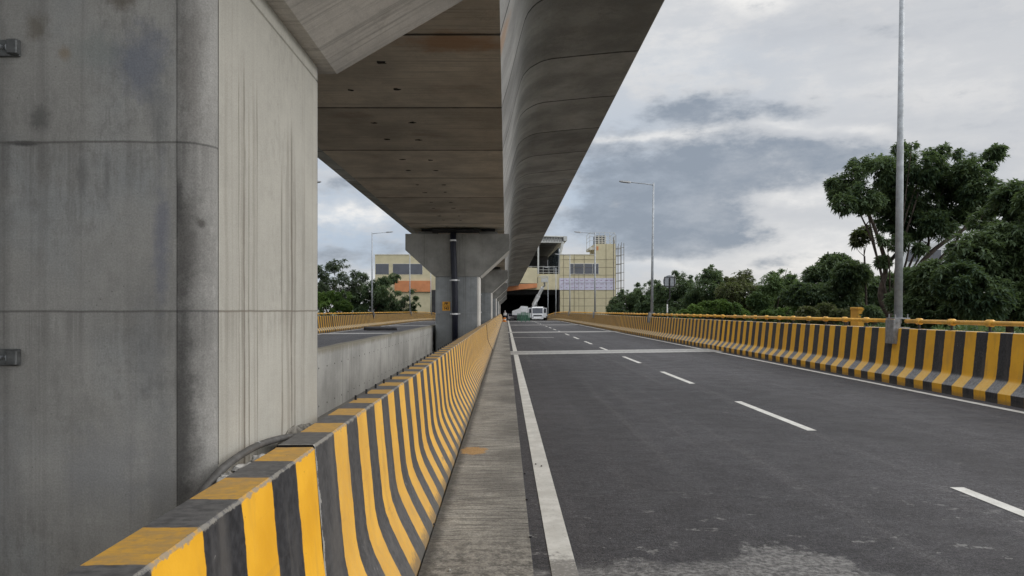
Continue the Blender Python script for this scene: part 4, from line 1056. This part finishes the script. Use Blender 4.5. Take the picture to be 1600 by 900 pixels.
# motorcycle
mx, my = at(854, 0, 136)[0], 136; mz = crest(136)
mc = thing('motorcycle', 'dark motorcycle parked by the right parapet beside the boom truck', 'motorcycle', (mx, my, mz))
for yy in (-.6, .65):
    b = MB()
    ring = [(mx, my + yy + .27 * math.cos(a), mz + .31 + .27 * math.sin(a)) for a in (2 * math.pi * k / 20 for k in range(21))]
    b.tube(ring, .045, 6, caps=False); b.build('wheel', M['rubber'], mc, smooth=True)
b = MB(); b.tube([(mx, my + .65, mz + .31), (mx, my + .1, mz + .45), (mx, my - .3, mz + .75), (mx, my - .6, mz + .31)], [.05, .12, .06, .035], 8); b.build('frame', M['black'], mc)
b = MB(); b.ball((mx, my - .05, mz + .8), .13, .28, .12); b.build('tank', M['dark_paint'], mc, smooth=True)
b = MB(); b.bbox(mx - .12, mx + .12, my + .2, my + .85, mz + .74, mz + .84, .03); b.build('seat', M['black'], mc)
b = MB(); b.tube([(mx - .35, my - .2, mz + 1.03), (mx, my - .35, mz + .98), (mx + .35, my - .2, mz + 1.03)], .018, 6); b.build('handlebar', M['steel'], mc)
b = MB(); b.ball((mx, my - .48, mz + .9), .10, .07, .10); b.build('headlight', M['chrome'], mc, smooth=True)

# pebbles on the gutter
for i, (u, v, c, l, s) in enumerate(((702, 894, 'mortar', 'white pebble on the gutter at the bottom of the view', .010), (829, 842, 'rubber', 'black stone at the gutter edge just left of the worn line end', .010), (823, 783, 'rubber', 'black crumb of asphalt at the gutter edge, second up from the bottom', .009),
                                     (820, 742, 'rubber', 'black crumb of asphalt at the gutter edge, third up from the bottom', .009), (837, 727, 'rubber', 'left of two black crumbs lying on the white edge line', .009), (846, 730, 'rubber', 'right of two black crumbs lying on the white edge line', .008), (677, 822, 'rubber', 'dark pebble at the foot of the striped median barrier', .012))):
    Y = H * F / (v - 485); X = (u - 790.5) / F * Y
    b = MB(); b.ball((X, Y, .008 + s * .5), s * 1.2, s, s * .7, 8, 5); o = b.build('pebble', M[c]); noisy(o, .003, 90); tag(o, l, 'pebble', 'loose stones on the road edge')

# ------------------------------------------------------------------ trees
def foliage(name, lobes, n_ros, leaf_len, mat, parent, leaves=7, droop=.5, shell=.55, flat=.8, gap=-.20, gap_f=.95):
    """rosettes of drooping leaves scattered through uneven lobes"""
    lob = np.array(lobes, float)
    w = lob[:, 3] ** 2; w /= w.sum()
    idx = RNG.choice(len(lob), n_ros, p=w)
    d = RNG.normal(size=(n_ros, 3)); d /= np.linalg.norm(d, axis=1)[:, None]
    rad = np.where(RNG.random(n_ros) < shell, RNG.uniform(.75, 1.06, n_ros), RNG.uniform(.1, .9, n_ros) ** .6)
    # break each lobe into clumps with gaps: keep only the rosettes where a clump noise is high
    pos = lob[idx, :3] + d * (rad * lob[idx, 3])[:, None] * np.array([1, 1, flat])
    keep = []
    for p in pos:
        q = Vector(p)
        keep.append(mnoise.noise(q * gap_f) * .7 + mnoise.noise(q * gap_f * 2.4) * .6 > gap)
    pos = pos[np.array(keep)]; d = d[np.array(keep)]
    n = len(pos)
    # each leaf a folded kite of two quads: base, sides, tip
    a0 = RNG.uniform(0, 2 * np.pi, n)
    V = []; K = leaves
    for k in range(K):
        a = a0 + 2 * np.pi * k / K + RNG.normal(0, .25, n)
        L = leaf_len * RNG.uniform(.65, 1.25, n); wd = L * RNG.uniform(.13, .23, n)
        elev = RNG.normal(.05, .6, n)
        out = np.stack([np.cos(a) * np.cos(elev), np.sin(a) * np.cos(elev), np.sin(elev)], 1) + d * .35
        out /= np.linalg.norm(out, axis=1)[:, None]
        sd = np.stack([-np.sin(a), np.cos(a), RNG.normal(0, .35, n)], 1)
        sd /= np.linalg.norm(sd, axis=1)[:, None]
        mid = pos + out * (L * .5)[:, None] + np.array([0, 0, -1]) * (L * droop * .12)[:, None]
        tip = pos + out * L[:, None] + np.array([0, 0, -1]) * (L * droop * .7)[:, None]
        V.append(np.stack([pos, mid + sd * wd[:, None], tip, mid - sd * wd[:, None]], 1))
    V = np.concatenate(V, 0)
    org = np.array(ORG[parent.name]) if parent is not None else np.zeros(3)
    nv = V.shape[0] * 4
    me = bpy.data.meshes.new(name)
    me.vertices.add(nv); me.vertices.foreach_set('co', (V.reshape(-1, 3) - org).ravel())
    me.loops.add(nv); me.loops.foreach_set('vertex_index', np.arange(nv, dtype=np.int32))
    me.polygons.add(nv // 4); me.polygons.foreach_set('loop_start', np.arange(0, nv, 4, dtype=np.int32))
    me.update(calc_edges=True); me.materials.append(mat)
    o = bpy.data.objects.new(name, me); COL.objects.link(o); o.parent = parent; ORG[o.name] = Vector(org)
    return o

def limbs(parent, base, fork, lobes, r0, extra=()):
    b = MB()
    mid = [(base[0] + (fork[0] - base[0]) * t + .15 * math.sin(3 * t), base[1] + (fork[1] - base[1]) * t, base[2] + (fork[2] - base[2]) * t) for t in (0, .35, .7, 1)]
    b.tube(smooth_path(mid, 3), [r0 * (1.25 - .55 * k / 9) for k in range(10)], 9)
    for q_, (lx_, ly_, lz_, lr) in enumerate(lobes):
        if len(lobes) > 14 and q_ % 4: continue
        e = Vector((lx_, ly_, lz_)); f = Vector(fork)
        m1 = f.lerp(e, .5) + Vector((random.uniform(-.2, .2), random.uniform(-.2, .2), .15 * (e - f).length * random.uniform(-.4, .6)))
        path = smooth_path([f, m1, e], 4); r1 = r0 * random.uniform(.22, .4)
        b.tube(path, [r1 * (1 - .8 * k / (len(path) - 1)) for k in range(len(path))], 6)
        for _ in range(3):
            s = Vector(path[5]); dd = Vector((random.uniform(-1, 1), random.uniform(-1, 1), random.uniform(-.3, 1))).normalized() * lr * .8
            b.tube([s, s + dd * .5, s + dd], [r1 * .4, r1 * .25, r1 * .1], 5)
    for path, r1 in extra:
        pp = smooth_path(path, 4); b.tube(pp, [r1 * (1 - .75 * k / (len(pp) - 1)) for k in range(len(pp))], 7)
    return b.build('trunk', M['bark'], parent, smooth=True)

def tree(name, label, cat, base, px_lobes, Y, n_ros, leaf, mat, group, r0=.16, depth=1.0, fork=None, extra=(), leaves=7, droop=.5, flat=.8, shell=.55, gap=-.12):
    """px_lobes: (u, v, radius) as they look at distance Y; each lobe gets its own depth"""
    random.seed(hash(label) % 1000 if False else sum(map(ord, label)))
    lobes = []
    for u, v, r in px_lobes:
        yy = Y + random.uniform(-1, 1) * depth
        x, y, z = at(u, v, yy); lobes.append((x, y, z, r / F * yy))
    t_ = thing(name, label, cat, base, group)
    if fork is None:
        cx = sum(l[0] for l in lobes) / len(lobes); cz = min(l[2] for l in lobes)
        fork = (cx, Y, max(cz - .4, base[2] + .8))
    limbs(t_, base, fork, lobes, r0, extra)
    foliage('crown', lobes, n_ros, leaf, mat, t_, leaves, droop, shell, flat, gap)
    return t_

G = -6.5
TG = 'trees beyond the right parapet'
Yb = 32.0
big = [(1322, 292, 27), (1345, 262, 20), (1318, 318, 18), (1368, 268, 33), (1352, 310, 30), (1402, 262, 34), (1410, 232, 14), (1398, 305, 42), (1442, 262, 32), (1462, 238, 20), (1440, 305, 42), (1392, 345, 22),
       (1482, 280, 30), (1490, 252, 15), (1515, 270, 26), (1520, 250, 13), (1490, 318, 38), (1535, 300, 32), (1553, 243, 16), (1528, 335, 26), (1425, 350, 30), (1465, 350, 28), (1408, 378, 18), (1436, 388, 12), (1385, 372, 13), (1380, 408, 11), (1304, 305, 9), (1297, 285, 7), (1425, 226, 8), (1560, 232, 9), (1545, 262, 9), (1500, 240, 8), (1338, 250, 9)]
ex = [([at(1392, 500, Yb), at(1376, 462, Yb), at(1384, 415, Yb), at(1365, 352, Yb - .3), at(1345, 310, Yb)], .16),
      ([at(1400, 480, Yb), at(1428, 428, Yb), at(1462, 388, Yb), at(1530, 342, Yb + .5), at(1560, 315, Yb + .5)], .15),
      ([at(1452, 470, Yb), at(1466, 412, Yb), at(1492, 380, Yb), at(1515, 340, Yb)], .12), ([at(1425, 432, Yb), at(1450, 395, Yb), at(1448, 330, Yb)], .09), ([at(1384, 415, Yb), at(1410, 380, Yb), at(1435, 300, Yb)], .10)]
tree('broadleaf_tree', 'tallest tree, spreading drooping crown and dark slanting limbs behind the closest lamp post', 'tree', (at(1395, 0, Yb)[0], Yb, G), big, Yb, 13500, .20, LEAF_DARK, TG, r0=.2, depth=1.3, fork=at(1390, 485, Yb), extra=ex, shell=.45, gap=-.07)
tree('broadleaf_tree', 'broad dark tree filling the right border behind the yellow rail', 'tree', (at(1570, 0, 25)[0], 25, G),
     [(1590, 310, 34), (1560, 352, 40), (1600, 370, 50), (1525, 395, 40), (1570, 420, 52), (1500, 440, 38), (1535, 465, 42), (1595, 470, 45), (1640, 400, 60), (1650, 470, 60), (1640, 320, 45)], 25, 13000, .20, LEAF_DARK, TG, depth=1.6)
tree('broadleaf_tree', 'dense lower tree between the closest lamp post and the broad right border tree', 'tree', (at(1455, 0, 28)[0], 28, G),
     [(1432, 440, 28), (1462, 435, 34), (1495, 420, 30), (1440, 480, 34), (1480, 478, 36), (1415, 470, 26), (1425, 500, 24)], 28, 8500, .19, LEAF_DARK, TG, depth=1.3)
tree('broadleaf_tree', 'rounded dark tree just left of the closest lamp post, below the thin sapling', 'tree', (at(1300, 0, 38)[0], 38, G),
     [(1305, 415, 24), (1285, 435, 28), (1330, 430, 28), (1270, 465, 26), (1310, 465, 34), (1350, 450, 28), (1365, 480, 28), (1335, 485, 26), (1290, 490, 24), (1245, 460, 22), (1390, 445, 22)], 38, 10500, .22, LEAF_DARK, TG, depth=1.8)
tree('broadleaf_tree', 'thin sapling with a small tuft of leaves rising above the rounded dark tree', 'tree', (at(1350, 0, 36)[0], 36, G),
     [(1345, 368, 11), (1352, 360, 9), (1340, 377, 8), (1358, 374, 6)], 36, 260, .24, LEAF_OLIVE, TG, r0=.06, depth=.3, fork=at(1350, 400, 36), shell=.7)
tree('bush', 'leafy bush overlapping the yellow pillar under the trees', 'bush', (at(1362, 0, 24)[0], 24, G), [(1362, 484, 7), (1368, 492, 8), (1356, 494, 6), (1338, 494, 6)], 24, 420, .16, LEAF_DARK, 'bushes beyond the parapets', r0=.04, depth=.3)
tree('broadleaf_tree', 'small leafy tree with yellow-green foliage low behind the rail, left of the closest lamp post', 'tree', (at(1295, 0, 33)[0], 33, G),
     [(1288, 486, 16), (1262, 492, 16), (1312, 492, 14), (1330, 488, 10)], 33, 1300, .16, LEAF_OLIVE, TG, depth=.6)
mids = [(58, [(1205, 445, 14), (1222, 440, 14), (1235, 455, 18), (1210, 465, 20), (1190, 470, 16), (1230, 480, 20)], LEAF_MID, 'mid-green tree with ragged top left of the rounded dark tree'),
        (64, [(1150, 445, 12), (1165, 440, 10), (1140, 460, 17), (1170, 462, 18), (1185, 478, 16), (1155, 482, 18)], LEAF_OLIVE, 'olive tree with reddish flush, third along from the round sign'),
        (68, [(1098, 436, 8), (1113, 432, 11), (1122, 445, 12), (1105, 455, 17), (1130, 465, 17), (1088, 468, 16), (1115, 480, 18)], LEAF_DARK, 'tree with two raised tufts just right of the round sign'),
        (74, [(1062, 436, 7), (1070, 448, 12), (1052, 458, 14), (1078, 465, 15), (1040, 470, 15), (1060, 480, 16)], LEAF_DARK, 'ragged tree directly behind the round sign'),
        (84, [(1005, 462, 11), (1022, 455, 10), (1030, 470, 13), (1010, 476, 13), (1020, 486, 12)], LEAF_DARK, 'low dark tree behind the second lamp post'),
        (95, [(965, 474, 10), (980, 468, 10), (992, 466, 9), (975, 482, 11), (995, 480, 12), (958, 484, 8)], LEAF_DARK, 'small dark tree at the foot of the scaffold tower')]
for yv, lb_, mt, l in mids:
    lb_ = [(u_, v_ - 1, r_ * 1.3) for u_, v_, r_ in lb_] + [(u_ + 4, 492, 16) for u_, v_, r_ in lb_[::2]]
    cu = sum(q[0] for q in lb_) / len(lb_)
    random.seed(int(yv)); top_ = min(q[1] - q[2] for q in lb_)
    lb_ += [(q[0] + random.uniform(-9, 9), q[1] - q[2] * random.uniform(.9, 1.15), random.uniform(2.5, 4.5)) for q in lb_[:5] for _ in range(2)]
    tree('broadleaf_tree', l, 'tree', (at(cu, 0, yv)[0], yv, G), lb_, yv, 5200, .27, mt, TG, depth=1.8, leaves=6)
tree('bush', 'bright green domed bush behind the yellow rail, right of the round sign', 'bush', (at(1110, 0, 52)[0], 52, G),
     [(1085, 486, 12), (1105, 481, 14), (1125, 480, 15), (1145, 484, 14), (1068, 492, 10), (1160, 492, 10)], 52, 3600, .19, LEAF_BRIGHT, 'bushes beyond the parapets', depth=1.0)
tree('bush', 'pale green bush between the rounded dark tree and the bright domed bush', 'bush', (at(1225, 0, 46)[0], 46, G),
     [(1240, 478, 12), (1250, 486, 13), (1222, 490, 12), (1200, 492, 10)], 46, 1600, .19, LEAF_BRIGHT, 'bushes beyond the parapets', depth=.8)
LG = 'trees beyond the left parapet'
tree('broadleaf_tree', 'loose grey-green tree with see-through crown beside the big pier', 'tree', (at(530, 0, 82)[0], 82, G),
     [(505, 425, 14), (522, 415, 11), (538, 412, 8), (515, 445, 15), (540, 435, 13), (556, 428, 9), (568, 432, 8), (555, 446, 12), (500, 452, 14), (535, 458, 14), (470, 440, 20)], 82, 2600, .32, LEAF_GREY, LG, depth=1.5, leaves=6)
tree('bush', 'vivid green bush above the left parapet, beside the big pier', 'bush', (at(515, 0, 64)[0], 64, G),
     [(498, 468, 15), (520, 465, 13), (538, 462, 10), (510, 482, 14), (535, 480, 14), (480, 475, 18)], 64, 4200, .22, LEAF_BRIGHT, 'bushes beyond the parapets', depth=1.0)
tree('broadleaf_tree', 'dark leafy tree around the foot of the left lamp post', 'tree', (at(575, 0, 96)[0], 96, G),
     [(560, 458, 14), (575, 450, 12), (590, 446, 13), (602, 440, 10), (615, 434, 9), (600, 460, 17), (580, 472, 17), (555, 478, 15), (610, 475, 13), (540, 484, 12), (592, 484, 16), (548, 470, 16), (565, 490, 16), (600, 490, 16)], 96, 7500, .30, LEAF_DARK, LG, depth=1.6)
tree('broadleaf_tree', 'small tree with sparse round tufts in front of the terracotta band', 'tree', (at(630, 0, 112)[0], 112, G),
     [(622, 458, 5), (634, 466, 6), (645, 455, 5), (650, 466, 4), (628, 475, 8), (642, 480, 7), (648, 488, 5), (620, 484, 8), (634, 489, 7), (653, 476, 4), (644, 472, 4)], 112, 1500, .30, LEAF_DARK, LG, depth=.7, r0=.08, leaves=6, shell=.4)

# the wood beyond reads as one mass
def wood(pts, n):
    lobes = []
    random.seed(5)
    for x0, y0, x1, y1, k, top in pts:
        for q in range(k):
            f_ = random.random(); r = random.uniform(1.6, 3.0)
            lobes.append((x0 + (x1 - x0) * f_ + random.uniform(-2, 2), y0 + (y1 - y0) * f_ + random.uniform(-4, 4), random.uniform(-4, top - r * .6), r))
    o = foliage('woodland', lobes, n, .34, LEAF_MID, None, 6, .5, .7, .85)
    tag(o, kind='stuff')
wood([(24, 72, 44, 72, 60, 3.6), (30, 95, 60, 95, 50, 4.6), (18, 70, 26, 150, 60, 1.6), (26, 60, 60, 80, 70, 2.5), (24, 40, 40, 52, 60, 1.8), (22, 30, 30, 40, 30, 1.2), (15, 15, 22, 32, 60, -.6), (20, 34, 26, 60, 50, -.2)], 56000)
wood([(-22, 100, -60, 120, 60, 2.0), (-26, 70, -50, 90, 50, 1.8)], 12000)

# things glimpsed between the trees
ap = thing('apartment_building', 'pale apartment block glimpsed through the branches of the tallest tree', 'building', (at(1450, 0, 90)[0], 90, G))
x0, _, z1 = at(1405, 352, 90); x1 = at(1515, 0, 90)[0]
b = MB(); b.prism([(x0, 90), (x1, 90), (x1 + 2, 97), (x0 + 4, 97)], 'z', G, z1 - 2.2); b.prism([(x0 + 4, 90.5), (x1, 90.5), (x1 + 2, 97), (x0 + 5, 97)], 'z', z1 - 2.199, z1); b.build('wall', M['facade'], ap)
for k in range(3):
    for j in range(4):
        b = MB(); xx = x0 + 1 + k * 2.7; zz = z1 - 4.4 - 3.2 * j
        b.box(xx, xx + 1.4, 89.94, 90.05, zz, zz + 1.4); b.build('window', M['glass'], ap)
yw = thing('gate_pillar', 'yellow painted wall pillar glimpsed under the trees left of the closest lamp post', 'pillar', (at(1350, 0, 27)[0], 27, G))
x0, _, z1 = at(1341, 480, 27); x1 = at(1350, 0, 27)[0]
b = MB(); b.box(x0, x1, 27, 27.6, G, z1 - .1); b.build('shaft', M['yellow_wall'], yw)
b = MB(); b.bbox(x0 - .02, x1 + .02, 26.98, 27.62, z1 - .1, z1, .02); b.build('cap', M['yellow_wall'], yw)

# ------------------------------------------------------------------ sky, sun, camera
SUN_EL, SUN_AZ = math.radians(33), math.radians(78)
w = bpy.data.worlds.new('World'); scene.world = w; w.use_nodes = True
t = NT(w.node_tree); t.N.clear()
d = t.node('ShaderNodeTexCoord').outputs['Generated']
dx, dy, dz = t.sep(d)
sky = t.node('ShaderNodeTexSky', {'sky_type': 'NISHITA', 'sun_disc': False, 'sun_elevation': SUN_EL, 'sun_rotation': SUN_AZ, 'air_density': 1.0, 'dust_density': 2.0})
bg1 = t.node('ShaderNodeBackground', Color=sky.outputs[0], Strength=.09)
wv = t.node('ShaderNodeTexNoise', Vector=t.scale(d, (1, 1, 1.8)), Scale=3.2, Detail=6.0, Roughness=.6).outputs[1]
wx, wy, wz = t.sep(wv)
ysafe = t.m('MAXIMUM', dy, .05)
fwd = t.ramp(dy, .2, .5)
a = t.m('ADD', t.m('DIVIDE', dx, ysafe), t.m('MULTIPLY', t.m('SUBTRACT', wx, .5), .34))
e = t.m('ADD', t.m('DIVIDE', dz, ysafe), t.m('MULTIPLY', t.m('SUBTRACT', wy, .5), .15))
def blob(u, v, su, sv, k):
    p = t.m('DIVIDE', t.m('SUBTRACT', a, (u - 790.5) / F), su / F); q = t.m('DIVIDE', t.m('SUBTRACT', e, (485 - v) / F), sv / F)
    s_ = t.m('ADD', t.m('MULTIPLY', p, p), t.m('MULTIPLY', q, q))
    return t.m('MULTIPLY', t.m('MULTIPLY', t.m('EXPONENT', t.m('MULTIPLY', s_, -1)), k), fwd)
def total(lst):
    s_ = blob(*lst[0])
    for q in lst[1:]: s_ = t.m('ADD', s_, blob(*q))
    return s_
fb = t.noise(d, 4.0, 8, .62, scl=(1, 1, 3.2)); fb2 = t.noise(d, 9.0, 7, .6, scl=(1, 1, 2.6)); fb0 = t.noise(d, 1.6, 4, .5, scl=(1, 1, 2))
dark = total([(1120, 285, 150, 62, .95), (1010, 320, 80, 55, .65), (1285, 258, 85, 36, .95), (1080, 350, 120, 28, .75), (1060, 178, 95, 30, .95), (1215, 175, 75, 26, .62), (960, 365, 90, 40, .55), (1190, 428, 70, 11, .75), (1235, 395, 55, 9, .55),
              (1530, 190, 110, 28, .55), (1480, 250, 90, 22, .55), (1440, 60, 180, 30, .35), (600, 300, 130, 22, .60), (560, 385, 110, 16, .5), (905, 235, 70, 60, .45), (1330, 150, 60, 20, .3)])
brig = total([(1165, -5, 80, 30, .9), (1330, 400, 190, 40, .75), (1020, 60, 110, 80, .35), (1040, 392, 90, 14, .6), (530, 335, 90, 13, .9), (560, 430, 110, 18, .8), (985, 318, 8, 6, .9), (1010, 222, 90, 8, .7), (1240, 205, 110, 10, .7), (1290, 320, 90, 12, .55), (1450, 120, 220, 50, .25)])
blue = total([(560, 370, 240, 170, 1.0), (930, 300, 130, 140, .8), (1100, 120, 200, 90, .3)])
ff = t.noise(d, 14.0, 8, .68, scl=(1, 1, 2.2)); st = t.noise(d, 3.0, 7, .66, scl=(1, 1, 6.5))
mixn = t.m('ADD', t.m('ADD', t.m('MULTIPLY', fb, .40), t.m('MULTIPLY', fb2, .32)), t.m('MULTIPLY', ff, .28))
cl = t.ramp(t.m('ADD', dark, t.m('MULTIPLY', t.m('SUBTRACT', mixn, .5), 3.6)), .16, .86)
cl = t.m('MULTIPLY', cl, t.ramp(t.m('ADD', t.m('MULTIPLY', ff, .5), t.m('MULTIPLY', fb2, .5)), .34, .62, .58, 1.05), clamp=True)
veil = t.m('MULTIPLY', t.ramp(t.m('ADD', t.m('MULTIPLY', st, .6), t.m('MULTIPLY', ff, .4)), .44, .60), .42)
base = t.mix(t.m('MULTIPLY', blue, .85, clamp=True), (0.575, 0.59, 0.615, 1), (0.435, 0.53, 0.65, 1))
base = t.mix(veil, base, (0.46, 0.485, 0.53, 1))
base = t.mix(t.m('MULTIPLY', t.ramp(t.m('ADD', t.m('MULTIPLY', fb2, .5), t.m('MULTIPLY', ff, .5)), .46, .62), .5), base, (0.70, 0.695, 0.69, 1))
base = t.mix(t.m('MULTIPLY', brig, t.ramp(t.m('ADD', t.m('MULTIPLY', fb2, .5), t.m('MULTIPLY', ff, .5)), .36, .58, .35, 1.1), clamp=True), base, (0.90, 0.885, 0.86, 1))
base = t.mix(t.m('MULTIPLY', cl, .95), base, (0.255, 0.30, 0.365, 1))
hz = t.ramp(dz, .0, .10, .35, 0)
base = t.mix(hz, base, (0.66, 0.63, 0.58, 1))
gain = t.m('ADD', t.m('ADD', 1.0, t.m('MULTIPLY', t.ramp(dz, .40, 1.0), 1.3)), t.m('MULTIPLY', t.ramp(t.m('SUBTRACT', t.m('MULTIPLY', dx, .75), t.m('MULTIPLY', dy, .66)), -.1, .8), 1.5))      # brightest overhead as overcast skies are; right and back boosted as added fill
base = t.mix(1.0, base, t.comb(gain, gain, gain), 'MULTIPLY')
bg2 = t.node('ShaderNodeBackground', Color=base, Strength=1.0)
cover = t.ramp(fb0, .25, .5, .82, .97)
mx_ = t.node('ShaderNodeMixShader', i0=cover, i1=bg1.outputs[0], i2=bg2.outputs[0])
out = t.node('ShaderNodeOutputWorld'); t.L.new(mx_.outputs[0], out.inputs[0])

sd = bpy.data.lights.new('sun', 'SUN'); so = bpy.data.objects.new('sun', sd); COL.objects.link(so)
sd.energy = 1.5; sd.angle = math.radians(40); sd.color = (1, .96, .90)
dirv = Vector((math.sin(SUN_AZ) * math.cos(SUN_EL), math.cos(SUN_AZ) * math.cos(SUN_EL), math.sin(SUN_EL)))
so.rotation_euler = dirv.to_track_quat('Z', 'Y').to_euler(); so.location = (20, 10, 60)

cd = bpy.data.cameras.new('camera'); co_ = bpy.data.objects.new('camera', cd); COL.objects.link(co_)
co_.location = (0, 0, H); co_.rotation_euler = (math.radians(90), 0, 0)
cd.sensor_fit = 'HORIZONTAL'; cd.sensor_width = 36; cd.lens = F / 1600 * 36
cd.shift_x = 9.5 / 1600; cd.shift_y = 35 / 1600
cd.clip_start = .05; cd.clip_end = 5000
scene.camera = co_
vs_ = scene.view_settings; vs_.view_transform = 'Standard'; vs_.look = 'None'; vs_.exposure = 0.08; vs_.gamma = 1.0
scene.cycles.use_denoising = True
scene.cycles.max_bounces = 6
